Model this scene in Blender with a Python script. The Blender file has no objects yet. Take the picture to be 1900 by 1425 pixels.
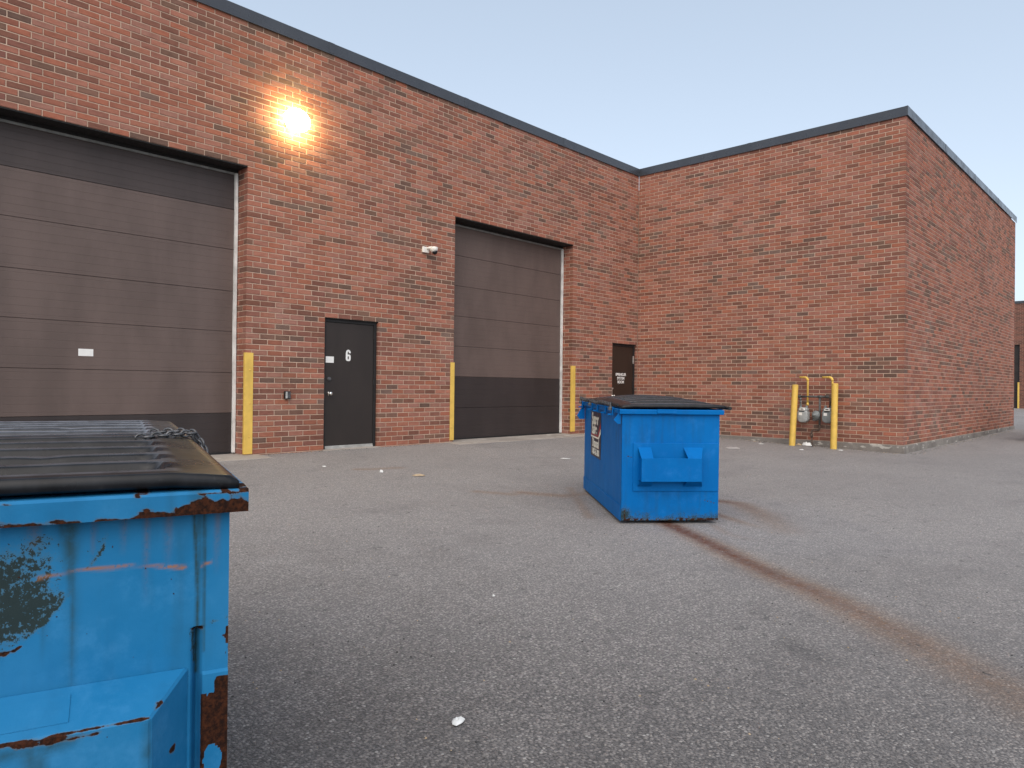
import bpy, bmesh, math, random
import numpy as np
from mathutils import Vector, Matrix, noise as mnoise
R = math.radians
random.seed(7)
sc = bpy.context.scene
COL = sc.collection

# ------------------------------------------------------------------ camera
CAMP = Vector((-14.894, -9.866, 1.1256))
YAW, PITCH, ROLL, FPX = 0.758, 0.0038, 0.0111, 1327.97
fw = Vector((math.cos(YAW) * math.cos(PITCH), math.sin(YAW) * math.cos(PITCH), math.sin(PITCH)))
rt0 = Vector((math.sin(YAW), -math.cos(YAW), 0))
up0 = rt0.cross(fw)
rt = rt0 * math.cos(ROLL) + up0 * math.sin(ROLL)
up = up0 * math.cos(ROLL) - rt0 * math.sin(ROLL)
cam = bpy.data.cameras.new('camera')
cam.sensor_width = 36
cam.lens = 36 * FPX / 1900
cam.clip_start = 0.05
cam.clip_end = 2000
camo = bpy.data.objects.new('camera', cam)
COL.objects.link(camo)
M3 = Matrix((rt, up, -fw)).transposed()
camo.matrix_world = Matrix.Translation(CAMP) @ M3.to_4x4()
sc.camera = camo

# ------------------------------------------------------------------ sky, sun, exposure
SUN_EL, SUN_YAW = 46.0, 222.0           # behind the camera, veiled: soft light
world = bpy.data.worlds.new('World')
sc.world = world
world.use_nodes = True
wn, wl = world.node_tree.nodes, world.node_tree.links
bg = wn['Background']
sky = wn.new('ShaderNodeTexSky')
sky.sky_type = 'NISHITA'
sky.sun_disc = False
sky.sun_elevation = R(SUN_EL)
sky.sun_rotation = R(90 - SUN_YAW)
sky.air_density = 1.0
sky.dust_density = 2.2
sky.ozone_density = 1.2
hsv = wn.new('ShaderNodeHueSaturation')      # hazy dusk: paler than a clear sky
hsv.inputs['Saturation'].default_value = 0.55
wl.new(sky.outputs[0], hsv.inputs['Color'])
haze_mix = wn.new('ShaderNodeMix')              # even high haze over the whole sky
haze_mix.data_type = 'RGBA'
haze_mix.inputs[0].default_value = 0.45
haze_mix.inputs[7].default_value = (2.18, 2.78, 3.42, 1)
wl.new(hsv.outputs[0], haze_mix.inputs[6])
wl.new(haze_mix.outputs[2], bg.inputs[0])
bg.inputs[1].default_value = 0.15
sun = bpy.data.lights.new('sun', 'SUN')
sun.energy = 1.05
sun.angle = R(70)
sun.color = (1.0, 0.88, 0.75)
suno = bpy.data.objects.new('sun', sun)
COL.objects.link(suno)
sd = Vector((math.cos(R(SUN_YAW)) * math.cos(R(SUN_EL)), math.sin(R(SUN_YAW)) * math.cos(R(SUN_EL)), math.sin(R(SUN_EL))))
suno.rotation_euler = sd.to_track_quat('Z', 'Y').to_euler()
sc.view_settings.view_transform = 'Standard'
sc.view_settings.look = 'None'
sc.view_settings.gamma = 1
sc.view_settings.use_curve_mapping = False
sc.view_settings.exposure = 0.75
sc.cycles.max_bounces = 6
sc.cycles.use_denoising = True
sc.cycles.sample_clamp_indirect = 6

# ------------------------------------------------------------------ material helpers
class NT:
    def __init__(s, name):
        s.m = bpy.data.materials.new(name)
        s.m.use_nodes = True
        s.t = s.m.node_tree
        s.b = s.t.nodes['Principled BSDF']
    def n(s, typ, **kw):
        nd = s.t.nodes.new(typ)
        for k, v in kw.items():
            setattr(nd, k, v)
        return nd
    def put(s, sock, v):
        if hasattr(v, 'is_output') or isinstance(v, bpy.types.NodeSocket):
            s.t.links.new(v, sock)
        else:
            if isinstance(v, (tuple, list)) and len(v) == 3 and sock.type == 'RGBA':
                v = (*v, 1)
            sock.default_value = v
    def coord(s, which='pos'):
        if which == 'pos':
            return s.n('ShaderNodeNewGeometry').outputs['Position']
        if which == 'obj':
            return s.n('ShaderNodeTexCoord').outputs['Object']
        return s.n('ShaderNodeTexCoord').outputs['UV']
    def noise(s, vec, scale, detail=3, rough=.55):
        nd = s.n('ShaderNodeTexNoise')
        s.put(nd.inputs['Vector'], vec)
        nd.inputs['Scale'].default_value = scale
        nd.inputs['Detail'].default_value = detail
        nd.inputs['Roughness'].default_value = rough
        return nd.outputs[0]
    def vor(s, vec, scale, feature='F1', out=0):
        nd = s.n('ShaderNodeTexVoronoi', feature=feature)
        s.put(nd.inputs['Vector'], vec)
        nd.inputs['Scale'].default_value = scale
        return nd.outputs[out]
    def scale(s, vec, xyz):
        nd = s.n('ShaderNodeVectorMath', operation='MULTIPLY')
        s.put(nd.inputs[0], vec)
        nd.inputs[1].default_value = xyz
        return nd.outputs[0]
    def math(s, op, a, b=0.5, c=None, clamp=False):
        nd = s.n('ShaderNodeMath', operation=op, use_clamp=clamp)
        s.put(nd.inputs[0], a)
        s.put(nd.inputs[1], b)
        if c is not None:
            s.put(nd.inputs[2], c)
        return nd.outputs[0]
    def ramp(s, v, a, b, lo=0., hi=1.):
        nd = s.n('ShaderNodeMapRange', interpolation_type='SMOOTHSTEP')
        s.put(nd.inputs[0], v)
        for i, x in enumerate((a, b, lo, hi)):
            s.put(nd.inputs[i + 1], x)
        return nd.outputs[0]
    def mix(s, f, a, b, mode='MIX'):
        nd = s.n('ShaderNodeMix', data_type='RGBA', blend_type=mode)
        s.put(nd.inputs[0], f)
        s.put(nd.inputs[6], a)
        s.put(nd.inputs[7], b)
        return nd.outputs[2]
    def attr(s, name, out='Fac'):
        nd = s.n('ShaderNodeAttribute', attribute_name=name)
        return nd.outputs[out]
    def sep(s, vec):
        nd = s.n('ShaderNodeSeparateXYZ')
        s.put(nd.inputs[0], vec)
        return nd.outputs
    def bump(s, h, dist=.002, strength=1., prev=None):
        nd = s.n('ShaderNodeBump')
        nd.inputs['Strength'].default_value = strength
        nd.inputs['Distance'].default_value = dist
        s.put(nd.inputs['Height'], h)
        if prev is not None:
            s.put(nd.inputs['Normal'], prev)
        return nd.outputs[0]
    def out(s, color=None, rough=None, normal=None, metal=None, spec=None):
        if color is not None: s.put(s.b.inputs['Base Color'], color)
        if rough is not None: s.put(s.b.inputs['Roughness'], rough)
        if normal is not None: s.put(s.b.inputs['Normal'], normal)
        if metal is not None: s.put(s.b.inputs['Metallic'], metal)
        if spec is not None: s.put(s.b.inputs['Specular IOR Level'], spec)
        return s.m

def simple(name, color, rough=.6, metal=0., var=.18, scale=9., bump=0.0, bscale=120., spec=.5):
    t = NT(name)
    p = t.coord('obj')
    n1 = t.noise(p, scale, 4)
    c = t.mix(t.ramp(n1, .3, .7), tuple(x * (1 - var) for x in color), tuple(min(1, x * (1 + var)) for x in color))
    rr = t.ramp(t.noise(p, scale * 2.3, 3), .3, .7, max(0, rough - .08), min(1, rough + .08))
    nm = t.bump(t.noise(p, bscale, 2), bump) if bump else None
    return t.out(c, rr, nm, metal, spec)

MAT = {}
def brick_material():
    t = NT('brick_clay')
    p = t.coord('pos')
    base = t.attr('tone', 'Color')
    uv = t.coord('uv')
    big = t.noise(p, .9, 3)
    fine = t.noise(p, 60, 4, .65)
    mid = t.noise(t.scale(p, (9, 9, 22)), 1.0, 3)
    c = t.mix(t.ramp(mid, .35, .72, 0, .45), base, t.mix(1, base, (.62, .55, .55), 'MULTIPLY'))
    c = t.mix(t.ramp(fine, .3, .7, 0, .5), c, t.mix(1, c, (1.3, 1.25, 1.2), 'MULTIPLY'))
    # the arris of each brick burnt a little darker than its middle
    s = t.sep(uv)
    ex = t.math('SUBTRACT', .5, t.math('ABSOLUTE', t.math('SUBTRACT', s[0], .5)))
    ey = t.math('SUBTRACT', .5, t.math('ABSOLUTE', t.math('SUBTRACT', s[1], .5)))
    e = t.math('MINIMUM', t.math('MULTIPLY', ex, 3.2), ey)
    e = t.math('ADD', e, t.math('MULTIPLY', t.math('SUBTRACT', fine, .5), .25))
    c = t.mix(t.ramp(e, .03, .22, .26, 0), c, t.mix(1, c, (.48, .44, .44), 'MULTIPLY'))
    c = t.mix(t.ramp(t.noise(t.scale(p, (1, 1, .45)), .55, 4, .6), .45, .72, 0, .40), c, t.mix(1, c, (.84, .82, .82), 'MULTIPLY'))
    # lime bloom
    bl = t.math('MULTIPLY', t.ramp(big, .55, .75, 0, .22), t.ramp(fine, .35, .65))
    c = t.mix(bl, c, (.48, .36, .31))
    return t.out(c, .9, t.bump(t.noise(p, 180, 4, .7), .0022, .8), spec=.25)
MAT['brick'] = brick_material()

def mortar_material():
    t = NT('mortar')
    p = t.coord('pos')
    c = t.mix(t.ramp(t.noise(p, 2.2, 4), .35, .7), (.50, .355, .265), (.63, .465, .355))
    c = t.mix(t.ramp(t.noise(p, 90, 3), .35, .75, 0, .35), c, (.36, .24, .18))
    return t.out(c, .95, t.bump(t.noise(p, 220, 3), .002), spec=.2)
MAT['mortar'] = mortar_material()

def asphalt_material():
    t = NT('asphalt')
    p = t.coord('pos')
    d1 = t.vor(p, 78)
    c1 = t.vor(p, 78, out=1)
    d2 = t.vor(p, 160)
    c2 = t.vor(p, 160, out=1)
    r1 = t.sep(c1)[0]
    r2 = t.sep(c2)[1]
    big = t.noise(p, .35, 4)
    med = t.noise(p, 2.6, 4, .6)
    clump = t.noise(p, 11, 3, .6)
    base = t.mix(t.ramp(big, .32, .68), (.150, .139, .134), (.203, .189, .182))
    base = t.mix(t.ramp(med, .35, .75, 0, .45), base, (.225, .213, .208))
    base = t.mix(t.ramp(clump, .48, .7, 0, .35), base, (.115, .109, .110))
    stone = t.mix(t.ramp(r1, .25, .98), t.mix(1, base, (.46, .45, .46), 'MULTIPLY'), t.mix(1, base, (2.15, 2.1, 2.03), 'MULTIPLY'))
    stone2 = t.mix(t.ramp(r2, .2, .95), t.mix(1, base, (.42, .42, .43), 'MULTIPLY'), t.mix(1, base, (1.8, 1.77, 1.74), 'MULTIPLY'))
    c = t.mix(t.ramp(d1, .42, .58), stone, t.mix(.75, stone2, (.035, .033, .033)))
    c = t.mix(.36, c, stone2)
    white = t.math('MULTIPLY', t.ramp(r1, .972, .985), t.ramp(d1, .5, .4))
    c = t.mix(t.math('MULTIPLY', white, .75), c, (.46, .44, .42))
    # grazing brightness and dusty tone painted together: paler away from the camera
    du = t.math('ADD', t.attr('dust_and_glare'), t.math('MULTIPLY', t.math('SUBTRACT', med, .5), .5), clamp=True)
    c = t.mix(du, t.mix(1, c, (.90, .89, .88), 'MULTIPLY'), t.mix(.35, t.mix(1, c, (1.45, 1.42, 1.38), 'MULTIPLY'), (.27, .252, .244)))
    # stains with a shape of their own (rust run-off, oil)
    rust = t.attr('rust')
    rn = t.math('ADD', rust, t.math('MULTIPLY', t.math('SUBTRACT', t.noise(p, 16, 5, .75), .5), t.math('MULTIPLY', rust, 2.0)))
    rn = t.math('ADD', rn, t.math('MULTIPLY', t.math('SUBTRACT', r2, .5), t.math('MULTIPLY', rust, .5)), clamp=True)
    rc = t.mix(t.ramp(rust, .2, .8), (.200, .100, .034), (.108, .033, .009))
    rc = t.mix(t.ramp(r1, .2, .95, 0, .5), rc, t.mix(1, rc, (1.6, 1.5, 1.4), 'MULTIPLY'))
    c = t.mix(rn, c, rc)
    pit = t.math('MULTIPLY', t.ramp(t.noise(p, 9, 2, .5), .66, .72), t.ramp(t.noise(p, 60, 3, .7), .45, .6))
    c = t.mix(t.math('MULTIPLY', pit, .75), c, (.03, .028, .028))
    big2 = t.noise(t.scale(p, (1.0, 1.6, 1)), .8, 5, .65)
    c = t.mix(t.ramp(big2, .52, .7, 0, .5), c, t.mix(1, c, (.70, .69, .70), 'MULTIPLY'))
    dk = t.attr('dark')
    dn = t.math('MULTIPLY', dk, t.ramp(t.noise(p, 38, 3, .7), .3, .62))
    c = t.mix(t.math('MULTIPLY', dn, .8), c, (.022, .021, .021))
    h = t.math('ADD', t.math('MULTIPLY', t.ramp(d1, .62, .15), t.math('ADD', r1, .35)), t.math('MULTIPLY', t.ramp(d2, .6, .2), .45))
    nm = t.bump(h, .0045, .9)
    nm = t.bump(t.noise(p, 5, 4), .012, .5, nm)
    t.put(t.b.inputs['Sheen Weight'], t.math('MULTIPLY', t.math('SUBTRACT', 1, rn, clamp=True), .12))      # road dust
    t.b.inputs['Sheen Roughness'].default_value = .45
    return t.out(c, t.ramp(med, .3, .7, .70, .85), nm, spec=.5)
MAT['asphalt'] = asphalt_material()

def concrete_material(name, a, b):
    t = NT(name)
    p = t.coord('pos')
    c = t.mix(t.ramp(t.noise(p, 1.7, 5, .65), .35, .68), a, b)
    c = t.mix(t.ramp(t.noise(p, 60, 3), .4, .75, 0, .4), c, tuple(x * .6 for x in a))
    c = t.mix(t.ramp(t.noise(t.scale(p, (2.2, 2.2, 5)), 1.6, 3), .60, .66, 0, .75), c, (.52, .49, .44))
    return t.out(c, .92, t.bump(t.noise(p, 70, 4), .004), spec=.25)
MAT['concrete'] = concrete_material('foundation_concrete', (.17, .15, .135), (.27, .245, .22))
MAT['sill'] = concrete_material('sill_concrete', (.30, .265, .235), (.40, .36, .32))

def dumpster_paint(name, blue, fade, grimecol=(.035, .050, .042)):
    t = NT(name)
    p = t.coord('obj')
    n1 = t.noise(p, 3.0, 4)
    n2 = t.noise(p, 45, 4, .7)
    n3 = t.noise(p, 130, 3, .7)
    c = t.mix(t.ramp(n1, .3, .75, 0, .8), blue, fade)
    c = t.mix(t.ramp(t.noise(p, 7, 6, .7), .5, .75, 0, .35), c, tuple(min(1, x * 1.25 + .03) for x in fade))
    c = t.mix(t.ramp(t.noise(t.scale(p, (1.5, 1.5, .35)), 8, 4), .5, .8, 0, .35), c, tuple(x * .62 + .01 for x in blue))
    gr = t.attr('grime')
    gm = t.math('ADD', t.math('MULTIPLY', gr, .85), t.math('MULTIPLY', t.math('SUBTRACT', t.math('MULTIPLY', t.math('ADD', n2, n3), .5), .5), t.math('MULTIPLY', t.ramp(gr, 0, .15), 1.8)), clamp=True)
    gs = t.math('ADD', t.math('MULTIPLY', n3, .6), t.math('MULTIPLY', t.noise(p, 320, 2, .6), .4))
    gthr = t.math('SUBTRACT', .72, t.math('MULTIPLY', gm, .42))
    speck = t.math('MULTIPLY', t.ramp(t.math('SUBTRACT', gs, gthr), -.03, .05), t.ramp(gr, .02, .12))
    c = t.mix(t.ramp(gm, .1, .7, 0, .55), c, tuple(x * 2.4 for x in grimecol))
    c = t.mix(t.math('MULTIPLY', speck, .92), c, tuple(x * .55 for x in grimecol))
    stk = t.attr('streak')
    c = t.mix(t.math('MULTIPLY', stk, t.ramp(n2, .15, .6, .45, 1)), c, (.022, .048, .046))
    rs = t.attr('rust')
    z = t.sep(p)[2]
    low = t.math('MULTIPLY', t.ramp(z, .12, .0), t.ramp(n1, .40, .60))
    rs2 = t.math('MAXIMUM', rs, t.math('MULTIPLY', low, .30))
    spots = t.math('MULTIPLY', t.ramp(t.noise(p, 70, 2), .745, .765), .9)
    rs2 = t.math('MAXIMUM', rs2, spots)
    rm = t.math('ADD', rs2, t.math('MULTIPLY', t.math('SUBTRACT', n2, .5), t.math('MULTIPLY', t.ramp(rs2, .0, .25), .9)))
    rmask = t.ramp(rm, .46, .54)
    halo = t.ramp(rm, .25, .5, 0, .45)
    c = t.mix(halo, c, (.12, .10, .055))
    rcol = t.mix(t.ramp(n3, .35, .7), (.016, .008, .006), (.062, .021, .010))
    c = t.mix(rmask, c, rcol)
    lt = t.attr('scratch')
    c = t.mix(t.math('MULTIPLY', lt, t.ramp(n3, .3, .5)), c, (.30, .135, .06))
    ro = t.mix(rmask, (.5, .5, .5), (.9, .9, .9))
    nm = t.bump(t.noise(p, 9, 3), .006, .35)
    nm = t.bump(t.math('SUBTRACT', n2, rmask), .0012, .6, nm)
    return t.out(c, ro, nm, spec=.10)
MAT['blue_new'] = dumpster_paint('dumpster_blue_paint', (.000, .122, .39), (.001, .142, .43))
MAT['blue_old'] = dumpster_paint('dumpster_weathered_blue_paint', (.011, .150, .335), (.034, .200, .40))

def lid_material(name, a, b):
    t = NT(name)
    p = t.coord('obj')
    n = t.noise(t.scale(p, (1, 2.5, 1)), 6, 5, .6)
    c = t.mix(t.ramp(n, .35, .7), a, b)
    c = t.mix(t.ramp(t.noise(p, 90, 3), .6, .8, 0, .3), c, (.06, .058, .055))
    c = t.mix(t.math('MULTIPLY', t.attr('ridge_glint'), t.ramp(n, .3, .6, .45, .95)), c, tuple(x * 3.5 + .03 for x in b))
    ro = t.ramp(t.noise(p, 9, 3), .3, .7, .26, .36)
    return t.out(c, ro, t.bump(t.noise(p, 30, 2), .0006, .5), spec=.24)
MAT['lid'] = lid_material('lid_black_plastic', (.006, .0065, .008), (.015, .016, .019))
MAT['lid_sky_sheen'] = lid_material('lid_sky_sheen_plastic', (.030, .033, .040), (.055, .060, .070))  # far lid: sky reflection painted in as a paler base colour

def door_paint(name, color, var=.14, rough=.55):
    t = NT(name)
    p = t.coord('pos')
    n = t.noise(t.scale(p, (1.2, 1.2, .5)), 1.6, 5, .6)
    c = t.mix(t.ramp(n, .3, .7), tuple(x * (1 - var) for x in color), tuple(x * (1 + var) for x in color))
    st = t.noise(t.scale(p, (7, 7, .35)), 1.5, 4)
    c = t.mix(t.ramp(st, .55, .8, 0, .10), c, tuple(x * 1.4 + .01 for x in color))
    c = t.mix(t.ramp(t.noise(p, 200, 2), .4, .75, 0, .25), c, tuple(x * .6 for x in color))
    return t.out(c, rough, t.bump(t.noise(p, 260, 2), .0012, .7), spec=.4)
MAT['door_taupe'] = door_paint('door_taupe_paint', (.120, .085, .074))
MAT['door_brown'] = door_paint('door_dark_brown_paint', (.036, .027, .026))
MAT['door_brown_top'] = door_paint('door_top_brown_paint', (.060, .045, .042))
MAT['door_black'] = door_paint('door_black_brown_paint', (.030, .0225, .0195), rough=.5)
MAT['door_choc'] = door_paint('door_chocolate_paint', (.034, .021, .015), rough=.5)
MAT['lintel'] = simple('lintel_steel', (.012, .011, .011), .7)
MAT['seal'] = simple('white_vinyl_seal', (.70, .69, .66), .5, var=.2, scale=4)
MAT['seal_grey'] = simple('grey_seal', (.20, .20, .19), .6)
MAT['alu'] = simple('aluminium', (.62, .60, .56), .38, .7)
MAT['chrome'] = simple('satin_chrome', (.72, .70, .66), .22, 1.0)
MAT['coping'] = simple('coping_metal', (.040, .043, .052), .28, .0, var=.12, scale=2, spec=.6)
MAT['yellow'] = simple('yellow_paint', (.72, .47, .095), .55, var=.10, scale=6, bump=.0008, bscale=40)
MAT['white_paint'] = simple('white_paint', (.80, .79, .76), .5, var=.05)
MAT['white_plastic'] = simple('white_plastic', (.78, .75, .70), .4, var=.05)
MAT['black'] = simple('black_rubber', (.010, .010, .011), .5)
MAT['glass_dark'] = simple('dark_glass', (.006, .006, .008), .06)
MAT['meter_grey'] = simple('meter_grey_paint', (.33, .34, .335), .5, var=.12, scale=14)
MAT['meter_mid'] = simple('meter_mid_grey_paint', (.19, .205, .205), .5, var=.12, scale=14)
MAT['pipe_grey'] = simple('pipe_grey_paint', (.075, .078, .076), .6, var=.3, scale=20)
MAT['pipe_rust'] = simple('pipe_rusty_steel', (.085, .055, .042), .8, var=.45, scale=25)
MAT['steel'] = simple('dull_steel', (.11, .11, .115), .45, .6, var=.3, scale=30)
MAT['roof'] = simple('roof_membrane', (.10, .10, .10), .9)
MAT['navy'] = simple('sign_navy', (.010, .012, .035), .4, var=.1)
MAT['sign_white'] = simple('sign_white', (.78, .76, .66), .45, var=.05)
MAT['sign_red'] = simple('sign_red', (.33, .022, .035), .45, var=.1)
MAT['paper'] = simple('paper_scrap', (.70, .70, .68), .8, var=.1, scale=30)
MAT['cardboard'] = simple('cardboard', (.42, .32, .21), .85, var=.2, scale=30)
MAT['film'] = simple('plastic_film', (.42, .40, .39), .35, var=.2, scale=30)
MAT['soil'] = simple('twig_brown', (.05, .035, .025), .9)
def emission(name, col, st):
    t = NT(name)
    t.put(t.b.inputs['Base Color'], (.8, .8, .75))
    t.put(t.b.inputs['Emission Color'], col)
    t.b.inputs['Emission Strength'].default_value = st
    return t.m
MAT['lamp'] = emission('sodium_lamp_glass', (1.0, .78, .34), 85)

def far_brick_material():
    t = NT('far_brick')
    p = t.coord('pos')
    s = t.sep(p)
    cb = t.n('ShaderNodeCombineXYZ')
    t.put(cb.inputs[0], t.math('ADD', s[0], s[1]))
    t.put(cb.inputs[1], s[2])
    b = t.n('ShaderNodeTexBrick')
    t.put(b.inputs['Vector'], cb.outputs[0])
    b.inputs['Color1'].default_value = (.20, .075, .052, 1)
    b.inputs['Color2'].default_value = (.10, .045, .035, 1)
    b.inputs['Mortar'].default_value = (.36, .25, .19, 1)
    b.inputs['Scale'].default_value = 1
    b.inputs['Mortar Size'].default_value = .005
    b.inputs['Brick Width'].default_value = .24
    b.inputs['Row Height'].default_value = .08
    return t.out(b.outputs[0], .9, t.bump(b.outputs[1], .004, .6), spec=.25)
MAT['far_brick'] = far_brick_material()

# ------------------------------------------------------------------ mesh helpers
class MB:
    def __init__(s):
        s.v, s.f, s.mi = [], [], []
    def add(s, vs, fs, mi=0):
        o = len(s.v)
        s.v += [tuple(x) for x in vs]
        s.f += [tuple(i + o for i in f) for f in fs]
        s.mi += [mi] * len(fs)
        return s
    def box(s, a, b, mi=0):
        x0, y0, z0 = a
        x1, y1, z1 = b
        vs = [(x0, y0, z0), (x1, y0, z0), (x1, y1, z0), (x0, y1, z0), (x0, y0, z1), (x1, y0, z1), (x1, y1, z1), (x0, y1, z1)]
        return s.hexa(vs, mi)
    def hexa(s, vs, mi=0):
        return s.add(vs, [(0, 3, 2, 1), (4, 5, 6, 7), (0, 1, 5, 4), (1, 2, 6, 5), (2, 3, 7, 6), (3, 0, 4, 7)], mi)
    def tube(s, pts, r, n=10, cap=True, mi=0):
        pts = [Vector(p) for p in pts]
        rs = r if isinstance(r, (list, tuple)) else [r] * len(pts)
        rings = []
        prevx = None
        for i, p in enumerate(pts):
            d = (pts[min(i + 1, len(pts) - 1)] - pts[max(i - 1, 0)]).normalized()
            if prevx is None:
                a = Vector((0, 0, 1)) if abs(d.z) < .9 else Vector((1, 0, 0))
                x = a.cross(d).normalized()
            else:
                x = (prevx - d * prevx.dot(d)).normalized()
            prevx = x
            y = d.cross(x)
            rings.append([p + (x * math.cos(k * 2 * math.pi / n) + y * math.sin(k * 2 * math.pi / n)) * rs[i] for k in range(n)])
        vs = [q for rg in rings for q in rg]
        fs = []
        for i in range(len(rings) - 1):
            for k in range(n):
                a, b = i * n + k, i * n + (k + 1) % n
                fs.append((a, b, b + n, a + n))
        if cap:
            fs.append(tuple(range(n - 1, -1, -1)))
            fs.append(tuple((len(rings) - 1) * n + k for k in range(n)))
        return s.add(vs, fs, mi)
    def prism(s, poly, axis, lo, hi, mi=0):
        """poly: 2-D outline; extruded along axis 0/1/2 between lo and hi"""
        def mk(p, h):
            q = [p[0], p[1]]
            q.insert(axis, h)
            return q
        n = len(poly)
        vs = [mk(p, lo) for p in poly] + [mk(p, hi) for p in poly]
        fs = [tuple(range(n - 1, -1, -1)), tuple(range(n, 2 * n))]
        fs += [(i, (i + 1) % n, (i + 1) % n + n, i + n) for i in range(n)]
        return s.add(vs, fs, mi)
    def build(s, name, mats, parent=None, bevel=0., seg=2, smooth=False, attrs=None, fix=True):
        me = bpy.data.meshes.new(name)
        me.from_pydata(s.v, [], s.f)
        if not isinstance(mats, (list, tuple)):
            mats = [mats]
        for m in mats:
            me.materials.append(m)
        me.polygons.foreach_set('material_index', s.mi)
        if attrs:
            for k, arr in attrs.items():
                at = me.attributes.new(k, 'FLOAT', 'POINT')
                at.data.foreach_set('value', np.asarray(arr, dtype=np.float32))
        if fix or bevel:
            bm = bmesh.new()
            bm.from_mesh(me)
            if fix:
                bmesh.ops.recalc_face_normals(bm, faces=bm.faces)
            if bevel:
                es = [e for e in bm.edges if len(e.link_faces) == 2 and e.calc_face_angle(0) > R(25)]
                bmesh.ops.bevel(bm, geom=es, offset=bevel, segments=seg, affect='EDGES', profile=.5)
            bm.to_mesh(me)
            bm.free()
        if smooth:
            me.polygons.foreach_set('use_smooth', [True] * len(me.polygons))
        o = bpy.data.objects.new(name, me)
        COL.objects.link(o)
        if parent:
            o.parent = parent
        return o

def lathe(prof, n=20):
    """prof: [(r,z)] -> verts, faces about z"""
    vs, fs = [], []
    for r, z in prof:
        for k in range(n):
            a = 2 * math.pi * k / n
            vs.append((r * math.cos(a), r * math.sin(a), z))
    for i in range(len(prof) - 1):
        for k in range(n):
            a, b = i * n + k, i * n + (k + 1) % n
            fs.append((a, b, b + n, a + n))
    fs.append(tuple(range(n - 1, -1, -1)))
    fs.append(tuple((len(prof) - 1) * n + k for k in range(n)))
    return vs, fs

def empty(name, loc=(0, 0, 0), rz=0, parent=None):
    o = bpy.data.objects.new(name, None)
    COL.objects.link(o)
    o.location = loc
    o.rotation_euler = (0, 0, rz)
    if parent:
        o.parent = parent
    return o

def tag(o, label=None, cat=None, group=None, kind=None):
    if label: o['label'] = label
    if cat: o['category'] = cat
    if group: o['group'] = group
    if kind: o['kind'] = kind
    return o

def text(name, body, size, mat, parent, mw, bold=0.0, align='CENTER', sx=1.0, shear=0., space=1.):
    cu = bpy.data.curves.new(name, 'FONT')
    cu.body = body
    cu.size = size
    cu.align_x = align
    cu.align_y = 'CENTER'
    cu.offset = bold
    cu.extrude = .0006
    cu.shear = shear
    cu.space_character = space
    cu.materials.append(mat)
    tmp = bpy.data.objects.new(name, cu)
    COL.objects.link(tmp)
    bpy.context.view_layer.update()
    me = bpy.data.meshes.new_from_object(tmp.evaluated_get(bpy.context.evaluated_depsgraph_get()))
    bpy.data.objects.remove(tmp)
    bpy.data.curves.remove(cu)
    me.name = name
    if not me.materials:
        me.materials.append(mat)
    o = bpy.data.objects.new(name, me)
    COL.objects.link(o)
    o.parent = parent
    o.matrix_local = mw @ Matrix.Diagonal((sx, 1, 1, 1))
    return o

def frame(origin, xdir, zdir):
    """matrix whose text x runs along xdir, y along zdir"""
    x = Vector(xdir).normalized()
    y = Vector(zdir).normalized()
    z = x.cross(y)
    m = Matrix((x, y, z)).transposed().to_4x4()
    return Matrix.Translation(Vector(origin)) @ m

# ------------------------------------------------------------------ ground
def gz(x, y):
    z = .09 + .025 * max(-6.0, min(0.0, y))
    if x > 0:
        z += .006 * min(x, 12)
    return z

def spaced(lo, hi, d, far_lo, far_hi):
    a = list(np.arange(lo, hi + d / 2, d))
    step, x, left, right = d, lo, [], []
    while x > far_lo:
        step *= 1.22
        x -= step
        left.append(x)
    step, x = d, hi
    while x < far_hi:
        step *= 1.22
        x += step
        right.append(x)
    return np.array(left[::-1] + a + right)

def seg_dist(px, py, pts):
    best = np.full(px.shape, 1e9)
    tt = np.zeros(px.shape)
    n = len(pts) - 1
    for i in range(n):
        (ax, ay), (bx, by) = pts[i], pts[i + 1]
        dx, dy = bx - ax, by - ay
        t = np.clip(((px - ax) * dx + (py - ay) * dy) / (dx * dx + dy * dy + 1e-12), 0, 1)
        d = np.hypot(px - ax - t * dx, py - ay - t * dy)
        m = d < best
        best = np.where(m, d, best)
        tt = np.where(m, (i + t) / n, tt)
    return best, tt

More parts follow.
